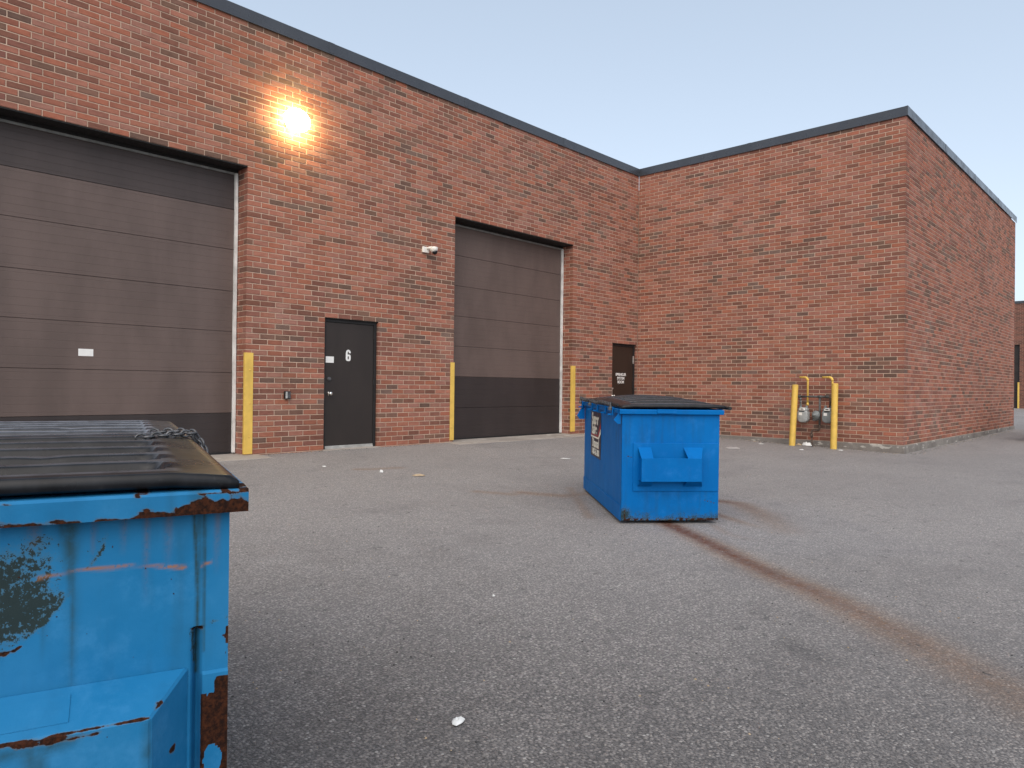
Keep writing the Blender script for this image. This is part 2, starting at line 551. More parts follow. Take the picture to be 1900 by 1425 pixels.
def ground():
    xs = spaced(-15.0, -5.6, .045, -450, 450)
    ys = spaced(-10.6, -1.4, .045, -450, 450)
    X, Y = np.meshgrid(xs, ys)
    Zf = .09 + .025 * np.clip(Y, -6, 0) + .006 * np.clip(X, 0, 12)
    Zf += .004 * np.sin(X * 1.7 + Y * .6) * np.sin(Y * 1.3 - X * .4) * np.exp(-((X + 9) ** 2 + (Y + 6) ** 2) / 120)
    nx, ny = len(xs), len(ys)
    rust = np.zeros_like(X)
    dark = np.zeros_like(X)
    def run(pts, w0, w1, s0, s1):
        nonlocal rust
        d, t = seg_dist(X, Y, pts)
        w = w0 + (w1 - w0) * t
        s = s0 + (s1 - s0) * t
        rust = np.maximum(rust, s * np.exp(-(d / w) ** 2 * 1.6) * np.where((t <= 0) & (d > w), .6, 1))
    run([(-9.3, -6.45), (-9.4, -6.58), (-9.75, -7.07), (-10.18, -7.63), (-10.44, -8.0), (-10.61, -8.3), (-10.85, -8.61), (-11.1, -8.93), (-11.34, -9.2), (-11.7, -9.6), (-12.3, -10.3)], .12, .22, 1.0, .20)
    run([(-7.9, -6.2), (-7.89, -6.49), (-8.33, -6.94), (-8.94, -7.4)], .15, .20, .75, .2)
    run([(-8.55, -6.5), (-8.79, -6.88), (-8.95, -7.2)], .06, .09, .75, .15)
    run([(-9.16, -6.87), (-9.4, -7.12), (-9.49, -7.35)], .05, .07, .3, .08)
    run([(-9.55, -2.1), (-9.4, -2.19), (-9.02, -2.26)], .10, .10, .5, .35)
    run([(-9.5, -4.25), (-9.32, -4.61)], .09, .10, .42, .4)
    run([(-9.15, -4.6), (-8.95, -5.01), (-8.5, -5.1)], .13, .12, .5, .35)
    run([(-9.66, -5.9), (-8.45, -4.7)], .06, .06, .35, .3)
    for x, y, r, s in [(-11.6, -8.56, .075, 1), (-11.64, -8.66, .05, 1), (-11.52, -8.5, .05, .8), (-13.02, -7.09, .018, 1), (-13.05, -7.16, .02, 1), (-13.21, -7.15, .02, .9), (-12.42, -8.26, .012, .8),
                       (-12.56, -8.38, .02, .9), (-11.79, -6.82, .02, .6), (-11.2, -7.86, .02, .7), (-11.17, -2.5, .06, .6), (-6.9, -3.0, .08, .5), (-12.9, -8.5, .02, .9), (-7.6, -7.7, .05, .4),
                       (-5.7, -4.4, .09, .5), (-6.2, -6.4, .07, .5), (-6.6, -7.2, .05, .6), (-9.9, -8.7, .03, .6), (-10.5, -5.0, .03, .5)]:
        d = np.hypot(X - x, (Y - y))
        dark = np.maximum(dark, s * np.exp(-(d / r) ** 2))
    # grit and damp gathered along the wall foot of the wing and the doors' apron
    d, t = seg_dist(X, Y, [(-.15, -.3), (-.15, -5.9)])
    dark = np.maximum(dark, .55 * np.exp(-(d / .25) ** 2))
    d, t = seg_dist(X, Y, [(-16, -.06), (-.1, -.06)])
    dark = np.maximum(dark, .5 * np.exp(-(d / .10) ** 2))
    vs = np.stack([X.ravel(), Y.ravel(), Zf.ravel()], 1)
    idx = np.arange(nx * ny).reshape(ny, nx)
    f = np.stack([idx[:-1, :-1].ravel(), idx[:-1, 1:].ravel(), idx[1:, 1:].ravel(), idx[1:, :-1].ravel()], 1)
    me = bpy.data.meshes.new('asphalt_ground')
    me.from_pydata(vs.tolist(), [], f.tolist())
    me.materials.append(MAT['asphalt'])
    dust_and_glare = np.clip((np.hypot(X + 14.5, Y + 9.5) - 2.2) / 3.6, 0, 1) ** .8
    for k, a in (('rust', rust), ('dark', dark), ('dust_and_glare', dust_and_glare)):
        at = me.attributes.new(k, 'FLOAT', 'POINT')
        at.data.foreach_set('value', a.ravel().astype(np.float32))
    me.polygons.foreach_set('use_smooth', [True] * len(me.polygons))
    o = bpy.data.objects.new('asphalt_ground', me)
    COL.objects.link(o)
    tag(o, kind='structure', label='worn grey asphalt yard with rust stains')
ground()

# ------------------------------------------------------------------ the brick building
Z0, CH, BL, JT = .10, .08, .24, .0125          # first bed, course height, brick module, joint
NC = 78
XL, LW, DW = -17.4, 5.952, 11.68              # main wall left end, wing length, wing depth
ZT = Z0 + NC * CH
D1 = (-13.545, -10.056)                       # loading doors
D2 = (-6.043, -2.554)
ZD = Z0 + 52 * CH
P1 = (-8.759, -7.739)                         # walk doors
P2 = (-1.047, -.047)
ZP = Z0 + 26 * CH
REC = .30

bld = empty('brick_building', (0, 0, 0))
tag(bld, 'long red brick industrial building with dark loading doors and a projecting wing', 'building')

TONES = [(0.330, 0.137, 0.092), (0.303, 0.120, 0.080), (0.357, 0.152, 0.106), (0.281, 0.110, 0.073), (0.318, 0.141, 0.103), (0.341, 0.127, 0.080), (0.264, 0.114, 0.083), (0.308, 0.149, 0.112),
         (0.209, 0.093, 0.066), (0.186, 0.083, 0.059), (0.226, 0.098, 0.073),
         (0.188, 0.104, 0.076), (0.163, 0.092, 0.067), (0.210, 0.113, 0.081), (0.140, 0.084, 0.065), (0.177, 0.113, 0.090)]

def pick_tone(u, z, seed, prev):
    c = mnoise.noise(Vector((u * .45 + seed * 13.1, z * .9, seed * 3.7)))
    pd = max(.015, .075 + .16 * c)
    if prev >= 11 and random.random() < .33:
        return random.randint(11, 15)
    if prev in (8, 9, 10) and random.random() < .3:
        return random.randint(8, 11)
    r = random.random()
    if r < pd:
        return random.randint(11, 15)
    if r < pd + .17 + .1 * c:
        return random.randint(8, 10)
    return random.randint(0, 7)

bricks = []        # (wall, u0, u1, z0, depth, tone, proud)
WALLS = {}
def wall_rows(key, O, U, N, length, courses, openings, seed, start=None, end_dep=None, open_dep=None, phase=0.):
    """running bond; openings [(u0,u1,ztop)]; start(k)-> u where the row begins"""
    WALLS[key] = (Vector(O), Vector(U), Vector(N))
    for k in courses:
        z = Z0 + k * CH
        s0 = start(k) if start else 0.
        spans = []
        cur = s0
        for (a, b, zt) in openings:
            if z < zt - .01:
                spans.append((cur, a, cur != s0, True))
                cur = b
        spans.append((cur, length, cur != s0, False))
        prev = 0
        for (a, b, lop, rop) in spans:
            if b - a < .03:
                continue
            off = (k % 2) * BL / 2 + phase
            first = math.floor((a - off) / BL) * BL + off
            cuts = [a]
            x = first + BL
            while x < b - .045:
                if x - cuts[-1] > .05:
                    cuts.append(x)
                x += BL
            cuts.append(b)
            for i in range(len(cuts) - 1):
                u0, u1 = cuts[i], cuts[i + 1]
                lj = 0 if (i == 0 and (lop or start)) else JT / 2
                rj = 0 if (i == len(cuts) - 2 and (rop or end_dep)) else JT / 2
                dep = .09
                if i == 0 and lop or (i == len(cuts) - 2 and rop):
                    dep = .22 if k % 2 else .10
                if i == len(cuts) - 2 and end_dep and not rop:
                    dep = end_dep(k)
                prev = pick_tone((u0 + u1) / 2, z, seed, prev)
                bricks.append((key, u0 + lj, u1 - rj, z + JT / 2, dep, prev, random.uniform(0, .0016)))

fulls = range(0, NC)
wall_rows('main', (XL, 0, 0), (1, 0, 0), (0, -1, 0), -XL - .004, range(-1, NC),
          [(D1[0] - XL, D1[1] - XL, ZD), (P1[0] - XL, P1[1] - XL, ZP), (D2[0] - XL, D2[1] - XL, ZD), (P2[0] - XL, P2[1] - XL, ZP)], 1)
wall_rows('wing', (0, 0, 0), (0, -1, 0), (-1, 0, 0), LW, fulls, [], 2, end_dep=lambda k: .23 if k % 2 else .11, phase=LW % BL - .12)
wall_rows('end', (0, -LW, 0), (1, 0, 0), (0, -1, 0), DW, fulls, [], 3, start=lambda k: .24 if k % 2 else .12, phase=.0)
for i, (a, b) in enumerate((D1, D2)):
    wall_rows('jr%d' % i, (b, REC, 0), (0, -1, 0), (-1, 0, 0), REC, range(0, 52), [], 4 + i)
    wall_rows('jl%d' % i, (a, 0, 0), (0, 1, 0), (1, 0, 0), REC, range(0, 52), [], 6 + i)
# jamb returns stop short of the quoin bricks that already turn the corner
nb = []
for (key, u0, u1, z, dep, t, pr) in bricks:
    if key.startswith('jr') or key.startswith('jl'):
        k = round((z - Z0) / CH)
        q = (.22 if k % 2 else .10) + JT
        if key.startswith('jr'):
            u1 = min(u1, REC - q)
        else:
            u0 = max(u0, q)
        if u1 - u0 < .03:
            continue
    nb.append((key, u0, u1, z, dep, t, pr))
bricks = nb

def brick_geo(L, H, dep, pr):
    """local: x along, y outwards, z up; front face at y=pr"""
    b = .003
    vs = [(b, pr, b), (L - b, pr, b), (L - b, pr, H - b), (b, pr, H - b),
          (0, pr - b, 0), (L, pr - b, 0), (L, pr - b, H), (0, pr - b, H),
          (0, -dep, 0), (L, -dep, 0), (L, -dep, H), (0, -dep, H)]
    fs = [(0, 1, 2, 3), (4, 5, 1, 0), (5, 6, 2, 1), (6, 7, 3, 2), (7, 4, 0, 3), (8, 9, 5, 4), (9, 10, 6, 5), (10, 11, 7, 6), (11, 8, 4, 7)]
    return vs, fs
BUV = [(.02, .04), (.98, .04), (.98, .96), (.02, .96), (0, 0), (1, 0), (1, 1), (0, 1), (0, 0), (1, 0), (1, 1), (0, 1)]

def project(P):
    d = P - CAMP
    zc = d.dot(fw)
    if zc < .1:
        return None
    return 950 + FPX * d.dot(rt) / zc, 712.5 - FPX * d.dot(up) / zc
def seen_area(br):
    key, u0, u1, z, dep, t, pr = br
    if key not in ('main', 'wing', 'end'):
        return 0
    O, U, N = WALLS[key]
    if (CAMP - O).dot(N) <= 0:
        return 0
    q = []
    for (u, zz) in ((u0, z), (u1, z), (u1, z + .07), (u0, z + .07)):
        w = project(O + U * u + Vector((0, 0, zz)))
        if w is None or not (0 <= w[0] <= 1900 and 0 <= w[1] <= 1425):
            return 0
        if w[1] > 770 and w[0] < 440:
            return 0
        q.append(w)
    return abs(sum(q[i][0] * q[(i + 1) % 4][1] - q[(i + 1) % 4][0] * q[i][1] for i in range(4))) / 2
order = sorted(range(len(bricks)), key=lambda i: -seen_area(bricks[i]))
single = set(order[:300])

def wall_matrix(key):
    O, U, N = WALLS[key]
    m = Matrix((U, N, Vector((0, 0, 1)))).transposed().to_4x4()
    return Matrix.Translation(O) @ m

def mesh_with_tone(name, vs, fs, uvs, tones):
    me = bpy.data.meshes.new(name)
    me.from_pydata(vs, [], fs)
    me.materials.append(MAT['brick'])
    at = me.attributes.new('tone', 'FLOAT_COLOR', 'FACE')
    at.data.foreach_set('color', np.asarray(tones, dtype=np.float32).ravel())
    ul = me.uv_layers.new(name='UVMap')
    li = np.zeros(len(me.loops), dtype=np.int32)
    me.loops.foreach_get('vertex_index', li)
    ul.data.foreach_set('uv', np.asarray(uvs, dtype=np.float32)[li].ravel())
    return me

# mortar backing of each wall is the part 'wall' that carries its bricks
MR = .0045
def mortar_wall(rects, key, reverse=False):
    mb = MB()
    O, U, N = WALLS[key]
    for (a, b, z0, z1) in rects:
        p = [O + U * u + Vector((0, 0, z)) - N * MR for (u, z) in ((a, z0), (b, z0), (b, z1), (a, z1))]
        q = [v - N * .06 for v in p]
        mb.hexa([p[0], p[1], q[1], q[0], p[3], p[2], q[2], q[3]])
    return mb.build('wall', MAT['mortar'], bld)
zb = -.2
W = {}
mr = []
xs = [0, D1[0] - XL, D1[1] - XL, P1[0] - XL, P1[1] - XL, D2[0] - XL, D2[1] - XL, P2[0] - XL, P2[1] - XL, -XL]
for i in range(0, len(xs) - 1, 2):
    mr.append((xs[i], xs[i + 1], zb, ZT))
mr += [(xs[1], xs[2], ZD, ZT), (xs[3], xs[4], ZP, ZT), (xs[5], xs[6], ZD, ZT), (xs[7], xs[8], ZP, ZT)]
e = MR
mr = [(a + (e if a > 0 and abs(z0 - zb) < 1e-6 else 0), b - (e if b < -XL and abs(z0 - zb) < 1e-6 else 0), z0 + (e if z0 > zb + .01 else 0), z1) for (a, b, z0, z1) in mr]
W['main'] = mortar_wall(mr, 'main')
W['wing'] = mortar_wall([(0, LW - .03, zb, ZT)], 'wing')
W['end'] = mortar_wall([(.007, DW - .01, zb, ZT)], 'end')
for i in range(2):
    W['jr%d' % i] = mortar_wall([(0, REC - .02, zb, ZD)], 'jr%d' % i)
    W['jl%d' % i] = mortar_wall([(.02, REC, zb, ZD)], 'jl%d' % i)

cache = {}
rest = {}
for i, br in enumerate(bricks):
    key, u0, u1, z, dep, t, pr = br
    L, H = u1 - u0, CH - JT
    if i in single:
        kk = (round(L, 3), dep, t)
        if kk not in cache:
            vs, fs = brick_geo(L, H, dep, .0008)
            cache[kk] = mesh_with_tone('brick', vs, fs, BUV, [(*TONES[t], 1)] * len(fs))
        o = bpy.data.objects.new('brick', cache[kk])
        COL.objects.link(o)
        o.parent = W[key]
        o.matrix_local = wall_matrix(key) @ Matrix.Translation((u0, pr * .5, z))
    else:
        r = rest.setdefault(key, ([], [], [], []))
        vs, fs = brick_geo(L, H, dep, pr)
        n0 = len(r[0])
        j0 = random.uniform(-.07, .07)
        jit = [1 + j0 + random.uniform(-.02, .02) for _ in range(3)]
        col = (TONES[t][0] * jit[0], TONES[t][1] * jit[1] , TONES[t][2] * jit[2], 1)
        r[0].extend([(x + u0, y, zz + z) for x, y, zz in vs])
        r[1].extend([tuple(a + n0 for a in f) for f in fs])
        r[2].extend(BUV)
        r[3].extend([col] * len(fs))
for key, r in rest.items():
    o = bpy.data.objects.new('brick', mesh_with_tone('bricks', *r))
    COL.objects.link(o)
    o.parent = W[key]
    o.matrix_local = wall_matrix(key)
    o['kind'] = 'stuff'

# foundation under the wing, concrete aprons, lintels
mb = MB()
mb.box((-.022, -LW - .022, -.4), (.3, -.012, Z0 - .002))
mb.build('foundation', MAT['concrete'], bld, bevel=.012)
mb = MB()
mb.box((.3005, -LW - .0225, -.4), (DW + .02, -LW + .28, Z0 - .003))
mb.build('foundation', MAT['concrete'], bld, bevel=.012)
for (a, b) in (D1, D2):
    mb = MB()
    mb.hexa([(a - .22, -.42, -.2), (b + .22, -.42, -.2), (b + .22, REC + .1, -.2), (a - .22, REC + .1, -.2),
             (a - .22, -.42, .086), (b + .22, -.42, .086), (b + .22, REC + .1, .104), (a - .22, REC + .1, .104)])
    o = mb.build('sill', MAT['sill'], bld, bevel=.008)
    mb = MB()
    mb.box((a + .001, .012, ZD - .012), (b - .001, REC + .05, ZD + .006))
    mb.build('lintel', MAT['lintel'], bld)
for (a, b) in (P1, P2):
    mb = MB()
    mb.box((a - .03, -.06, -.1), (b + .03, .16, .104))
    mb.build('sill', MAT['sill'], bld, bevel=.008)

# coping along the parapet, in sheet-metal lengths
def coping(p0, p1, N, lift=0.):
    p0, p1, N = Vector(p0) + Vector((0, 0, lift)) + Vector(N) * lift, Vector(p1) + Vector((0, 0, lift)) + Vector(N) * lift, Vector(N)
    d = p1 - p0
    L = d.length
    d.normalize()
    n = max(1, round(L / 3.05))
    for i in range(n):
        a, b = p0 + d * (L * i / n + (.0015 if i else 0)), p0 + d * (L * (i + 1) / n - (.0015 if i < n - 1 else 0))
        prof = [(.032, ZT - .012), (.026, ZT - .012), (.024, ZT + .0), (.024, ZT + .158), (-.32, ZT + .135), (-.32, ZT + .142), (.030, ZT + .166), (.030, ZT + .004)]
        vs = [a + N * x + Vector((0, 0, z)) for x, z in prof] + [b + N * x + Vector((0, 0, z)) for x, z in prof]
        m = len(prof)
        fs = [tuple(range(m)), tuple(range(2 * m - 1, m - 1, -1))] + [(k, (k + 1) % m, (k + 1) % m + m, k + m) for k in range(m)]
        c = MB().add(vs, fs).build('coping', MAT['coping'], bld)
        if i:   # cover plate over the joint
            q = MB()
            vs = []
            for s_ in (-.05, .05):
                for x, z in [(.033, ZT + .008), (.0335, ZT + .1685), (-.30, ZT + .1465), (-.30, ZT + .1445), (.031, ZT + .1665), (.031, ZT + .008)]:
                    vs.append(a + d * s_ + N * x + Vector((0, 0, z)))
            q.add(vs, [tuple(range(6)), tuple(range(11, 5, -1))] + [(k, (k + 1) % 6, (k + 1) % 6 + 6, k + 6) for k in range(6)])
            q.build('joint_cover', MAT['coping'], c)
coping((XL, 0, 0), (-.033, 0, 0), (0, -1, 0))
coping((0, .3, 0), (0, -LW - .031, 0), (-1, 0, 0))
coping((-.0335, -LW, 0), (DW + .03, -LW, 0), (0, -1, 0), lift=.0035)
# roof deck and the sides out of sight
mb = MB()
mb.box((XL, .08, 5.9), (-.01, 14, 6.0))
mb.box((.09, -LW + .08, 5.91), (DW - .06, 14.01, 6.01))
mb.build('roof', MAT['roof'], bld)
mb = MB()
mb.box((DW - .05, -LW + .002, -.3), (DW, 14.1, ZT - .001))
mb.box((XL, 13.9, -.3), (DW - .051, 14.1, ZT - .002))
mb.box((XL, .075, -.3), (XL + .06, 13.89, ZT - .003))
mb.build('back_wall', MAT['far_brick'], bld)

# ---- sectional loading doors
def panel_mesh(x0, x1, h, mat, name, parent, zpos, yf):
    """one insulated section with fine pressed grooves"""
    n = 6
    prof = [(.006, .0), (.006, .0010), (-.004, .0045)]
    for i in range(n):
        zc = h * (i + .5) / n
        prof += [(-.004, zc - .003), (-.0024, zc - .0007), (-.0024, zc + .0007), (-.004, zc + .003)]
    prof += [(-.004, h - .0045), (.006, h - .0015), (.006, h - .0008), (.04, h - .0008), (.04, 0)]
    vs = [(x0, y + yf, z + zpos) for y, z in prof] + [(x1, y + yf, z + zpos) for y, z in prof]
    m = len(prof)
    fs = [tuple(range(m)), tuple(range(2 * m - 1, m - 1, -1))] + [(k, (k + 1) % m, (k + 1) % m + m, k + m) for k in range(m)]
    return MB().add(vs, fs).build(name, mat, parent)

def loading_door(a, b, dark_top, dark_n, lines):
    d = empty('loading_door', ((a + b) / 2, REC, Z0), parent=bld)
    inv = Matrix.Translation((-(a + b) / 2, -REC, -Z0))
    kids = []
    for i in range(len(lines) - 1):
        z0, z1 = lines[i], lines[i + 1]
        m = MAT['door_brown'] if i < dark_n else MAT['door_taupe']
        if dark_top and i == len(lines) - 2:
            m = MAT['door_brown_top']
        kids.append(panel_mesh(a - .05, b + .05, z1 - z0, m, 'panel', d, z0, REC + .012 + .0012 * (i % 2)))
    for s_, x in ((1, a), (-1, b)):
        mb = MB()
        w = .040
        x0, x1 = (x + .012, x + .012 + w) if s_ > 0 else (x - .012 - w, x - .012)
        zz = [Z0 + .02, 1.0, 1.9, 2.8, 3.6, ZD - .06]
        for i in range(len(zz) - 1):
            j0, j1 = .004 * math.sin(i * 2.1), .004 * math.sin((i + 1) * 2.1)
            mb.hexa([(x0 + j0, REC - .035, zz[i]), (x1 + j0, REC - .035, zz[i]), (x1 + j0, REC + .006, zz[i]), (x0 + j0, REC + .006, zz[i]),
                     (x0 + j1, REC - .035, zz[i + 1]), (x1 + j1, REC - .035, zz[i + 1]), (x1 + j1, REC + .006, zz[i + 1]), (x0 + j1, REC + .006, zz[i + 1])])
        kids.append(mb.build('side_seal', MAT['seal'], d))
        mb = MB()
        mb.box((min(x, x - s_ * .05), REC - .001, Z0), (max(x, x + s_ * .016), REC + .04, ZD))
        kids.append(mb.build('jamb_frame', MAT['lintel'], d))
    mb = MB()
    mb.box((a + .066, REC - .022, ZD - .085), (b - .066, REC + .004, ZD - .055))
    kids.append(mb.build('top_seal', MAT['seal_grey'], d))
    mb = MB()
    mb.box((a + .01, REC - .004, ZD - .055), (b - .01, REC + .03, ZD - .012))
    kids.append(mb.build('header', MAT['lintel'], d))
    mb = MB()
    mb.box((a + .07, REC - .006, lines[0] - .022), (b - .07, REC + .03, lines[0] + .004))
    kids.append(mb.build('bottom_seal', MAT['black'], d))
    for k in kids:
        k.matrix_local = inv
    return d
ld1 = loading_door(*D1, True, 1, [.125, .70, 1.285, 1.885, 2.475, 3.085, 3.672, 4.24])
ld2 = loading_door(*D2, False, 2, [.125, .71, 1.31, 1.89, 2.465, 3.046, 3.624, 4.24])
mb = MB()
c = Vector((-12.02, REC + .0062, 1.50))
mb.box((c.x - .085, c.y, c.z - .045), (c.x + .085, c.y + .0022, c.z + .045))
st = mb.build('sticker', MAT['white_paint'], ld1)
st.matrix_local = Matrix.Translation((-(D1[0] + D1[1]) / 2, -REC, -Z0))

# ---- walk doors
def walk_door(a, b, mat, fm, zbase, lab):
    w = b - a
    d = empty('door', (a, 0, zbase), parent=bld)
    H = ZP - zbase
    fr = MB()
    fr.box((.002, .045, 0), (.05, .16, H - .002))
    fr.box((w - .05, .045, 0), (w - .002, .16, H - .002))
    fr.box((.0502, .045, H - .055), (w - .0502, .16, H - .002))
    fr.build('door_frame', fm, d, bevel=.003)
    fr = MB()
    fr.box((.0, .012, H - .006), (w, .05, H + .006))
    fr.build('lintel', MAT['lintel'], d)
    lf = MB()
    lf.box((.053, .062, .028), (w - .053, .105, H - .058))
    lf.build('door_leaf', mat, d, bevel=.002)
    return d, w, H
d6, w6, h6 = walk_door(*P1, MAT['door_black'], MAT['lintel'], .10, '6')
mb = MB()
mb.box((.055, .040, .004), (w6 - .055, .11, .026))
mb.box((.056, .050, .027), (w6 - .056, .061, .052))
mb.build('threshold', MAT['alu'], d6, bevel=.003)
mb = MB()
mb.box((.056, .0595, 1.375), (.205, .0615, 1.475))
mb.build('sticker', MAT['white_paint'], d6)
def numeral_six(parent, cx, y, cz, h):
    """bold condensed 6 cut from sheet: a closed bowl and a hooked stem"""
    k = h / .20
    n = 32
    vs, fs = [], []
    for yy in (y - .0016, y):
        for q in range(n):
            a_ = 2 * math.pi * q / n
            ca, sa = math.cos(a_), math.sin(a_)
            e_ = .62
            vs.append((cx + k * .050 * math.copysign(abs(ca) ** e_, ca), yy, cz + k * (-.042 + .058 * math.copysign(abs(sa) ** e_, sa))))
        for q in range(n):
            a_ = 2 * math.pi * q / n
            vs.append((cx + k * .013 * math.cos(a_), yy, cz + k * (-.042 + .030 * math.sin(a_))))
    for q in range(n):
        r = (q + 1) % n
        fs += [(q, r, n + r, n + q), (q, 2 * n + q, 2 * n + r, r), (n + q, n + r, 3 * n + r, 3 * n + q)]
    path = [(-.031, -.045), (-.031, .035), (-.028, .062), (-.014, .079), (.004, .082), (.022, .076), (.030, .060), (.031, .040)]
    hw = [.0185, .0185, .0185, .018, .0175, .018, .0185, .0185]
    o_ = len(vs)
    for i, (px, pz) in enumerate(path):
        a_, b_ = path[max(i - 1, 0)], path[min(i + 1, len(path) - 1)]
        dx, dz = b_[0] - a_[0], b_[1] - a_[1]
        l_ = math.hypot(dx, dz)
        nx_, nz_ = -dz / l_, dx / l_
        for yy in (y - .0009, y):
            vs.append((cx + k * (px + nx_ * hw[i]), yy, cz + k * (pz + nz_ * hw[i])))
            vs.append((cx + k * (px - nx_ * hw[i]), yy, cz + k * (pz - nz_ * hw[i])))
    for i in range(len(path) - 1):
        a_ = o_ + i * 4
        fs += [(a_, a_ + 1, a_ + 5, a_ + 4), (a_, a_ + 4, a_ + 6, a_ + 2), (a_ + 1, a_ + 3, a_ + 7, a_ + 5)]
    MB().add(vs, fs).build('number_sign', MAT['white_paint'], parent)
numeral_six(d6, .475, .0615, 1.505, .185)
vs, fs = lathe([(.034, 0), (.034, .006), (.028, .010), (.026, .022), (.012, .026)], 20)
mb = MB()
mb.add([(x, -z, y) for x, y, z in vs], fs)
o = mb.build('deadbolt', MAT['steel'], d6, smooth=False, bevel=0)
o.location = (.125, .062, 1.115)
vs, fs = lathe([(.036, 0), (.036, .006), (.016, .012), (.014, .035), (.027, .042), (.031, .056), (.026, .070), (.010, .075)], 22)
mb = MB()
mb.add([(x, -z, y) for x, y, z in vs], fs)
o = mb.build('door_knob', MAT['chrome'], d6, smooth=True)
o.location = (.125, .062, .885)
for z in (.25, 1.02, 1.8):
    mb = MB()
    mb.tube([(w6 - .052, .052, z), (w6 - .052, .052, z + .11)], .009, 8)
    mb.build('hinge', MAT['lintel'], d6)

ds, ws, hs = walk_door(*P2, MAT['door_choc'], MAT['lintel'], .10, 's')
mb = MB()
mb.box((.055, .040, .004), (ws - .055, .11, .026))
mb.build('threshold', MAT['alu'], ds, bevel=.003)
for i, (s_, z) in enumerate((('SPRINKLER', 1.345), ('SYSTEM', 1.255), ('ROOM', 1.165))):
    text('lettering', s_, .088, MAT['white_paint'], ds, frame((.44, .0605, z), (1, 0, 0), (0, 0, 1)), bold=.003)
for z in (.25, 1.0, 1.62):
    mb = MB()
    mb.box((ws - .075, .040, z), (ws - .030, .058, z + .19))
    mb.build('hinge', MAT['alu'] if z > 1.2 else MAT['lintel'], ds, bevel=.004)
vs, fs = lathe([(.036, 0), (.036, .006), (.016, .012), (.014, .035), (.027, .042), (.031, .056), (.026, .070), (.010, .075)], 22)
mb = MB()
mb.add([(x, -z, y) for x, y, z in vs], fs)
o = mb.build('door_knob', MAT['chrome'], ds, smooth=True)
o.location = (.10, .062, .835)
mb = MB()
mb.box((.058, .050, .86), (.085, .0615, 1.03))
mb.box((.0855, .053, .995), (.13, .0612, 1.03))
mb.build('latch_guard', MAT['alu'], ds, bevel=.002)

# ------------------------------------------------------------------ yellow steel corner guards on the door jambs
def guard(xc, side, z0, z1, label, leg=.115, leg2=.035):
    """angle iron wrapped on the jamb corner; side=+1: brick lies to +x"""
    th = .010
    o = empty('corner_guard', (xc, 0, z0))
    H = z1 - z0
    prof = [(-th * side - .003 * side, -th - .003), (leg * side, -th - .003), (leg * side, -.003), (-.003 * side, -.003), (-.003 * side, leg2), (-th * side - .003 * side, leg2)]
    MB().prism(prof, 2, 0, H).build('steel_angle', MAT['yellow'], o, bevel=.003)
    for z in (.25, H * .5, H - .25):
        vs, fs = lathe([(.011, 0), (.011, .005), (.007, .007)], 8)
        b = MB()
        b.add([(x, -z_, y) for x, y, z_ in vs], fs)
        q = b.build('bolt', MAT['yellow'], o)
        q.location = (leg * .55 * side, -th - .003, z)
    tag(o, label, 'corner guard', 'yellow corner guards on the loading door jambs')
guard(D1[1], 1, .11, 1.575, 'yellow steel corner guard on jamb between nearest loading door and door six')
guard(D2[0], -1, .13, 1.56, 'yellow steel corner guard on left jamb of the middle loading door', leg=.085)
guard(D2[1], 1, .155, 1.60, 'yellow steel corner guard right of middle loading door, behind blue dumpster', leg=.105)

# ------------------------------------------------------------------ wall lamp
lamp = empty('wall_lamp', (-9.34, 0, 4.92))
tag(lamp, 'lit wall pack lamp glowing yellow high on the brick wall', 'lamp')
mb = MB()
mb.box((-.15, -.065, .06), (.15, -.004, .29))
mb.build('housing', MAT['door_black'], lamp, bevel=.012)
vs, fs = lathe([(.175, .0), (.185, .02), (.18, .05), (.15, .09), (.10, .112), (.03, .12)], 28)
mb = MB()
mb.add([(x * 1.12, -z * 1.2 - .066, y * .92 + .175) for x, y, z in vs], fs)
mb.build('glass', MAT['lamp'], lamp, smooth=True)
mb = MB()
mb.box((-.165, -.070, .04), (.165, -.066, .31))
mb.build('gasket', MAT['black'], lamp)

# ------------------------------------------------------------------ security camera
cm = empty('security_camera', (-6.71, 0, 3.53))
tag(cm, 'white turret security camera on brick wall left of the middle loading door', 'camera')
mb = MB()
mb.box((-.125, -.045, -.05), (.02, -.002, .055))
mb.build('junction_box', MAT['white_plastic'], cm, bevel=.012, seg=3)
mb = MB()
mb.tube([(-.03, -.04, .03), (-.01, -.10, .035), (.02, -.13, .03)], [.022, .026, .03], 14)
mb.build('arm', MAT['white_plastic'], cm, smooth=True)
vs, fs = lathe([(.030, .052), (.066, .050), (.070, .042), (.070, .010), (.062, -.012), (.050, -.03), (.03, -.045)], 28)
mb = MB()
mb.add(vs, fs)
o = mb.build('dome', MAT['white_plastic'], cm, smooth=True)
o.location = (.04, -.14, .0)
vs, fs = lathe([(.044, -.02), (.044, .010), (.036, .028), (.018, .038), (.004, .041)], 24)
o2 = MB().add(vs, fs).build('lens', MAT['glass_dark'], cm, smooth=True)
o2.location = (.045, -.163, -.040)
o2.rotation_euler = Vector((.1, -.75, -.7)).to_track_quat('Z', 'Y').to_euler()

# ------------------------------------------------------------------ outlet box on the wall
ob = empty('outlet_box', (-9.407, 0, .905))
tag(ob, 'small metal outlet box on the brick wall left of door six', 'outlet box')
mb = MB()
mb.box((-.045, -.050, 0), (.045, -.001, .115))
mb.build('box_body', MAT['black'], ob, bevel=.004)
mb = MB()
mb.box((-.040, -.056, .008), (-.008, -.0505, .107))
mb.build('face_plate', MAT['alu'], ob, bevel=.002)
mb = MB()
mb.box((-.004, -.060, .012), (.040, -.0505, .100))
mb.build('flap', MAT['steel'], ob, bevel=.003)

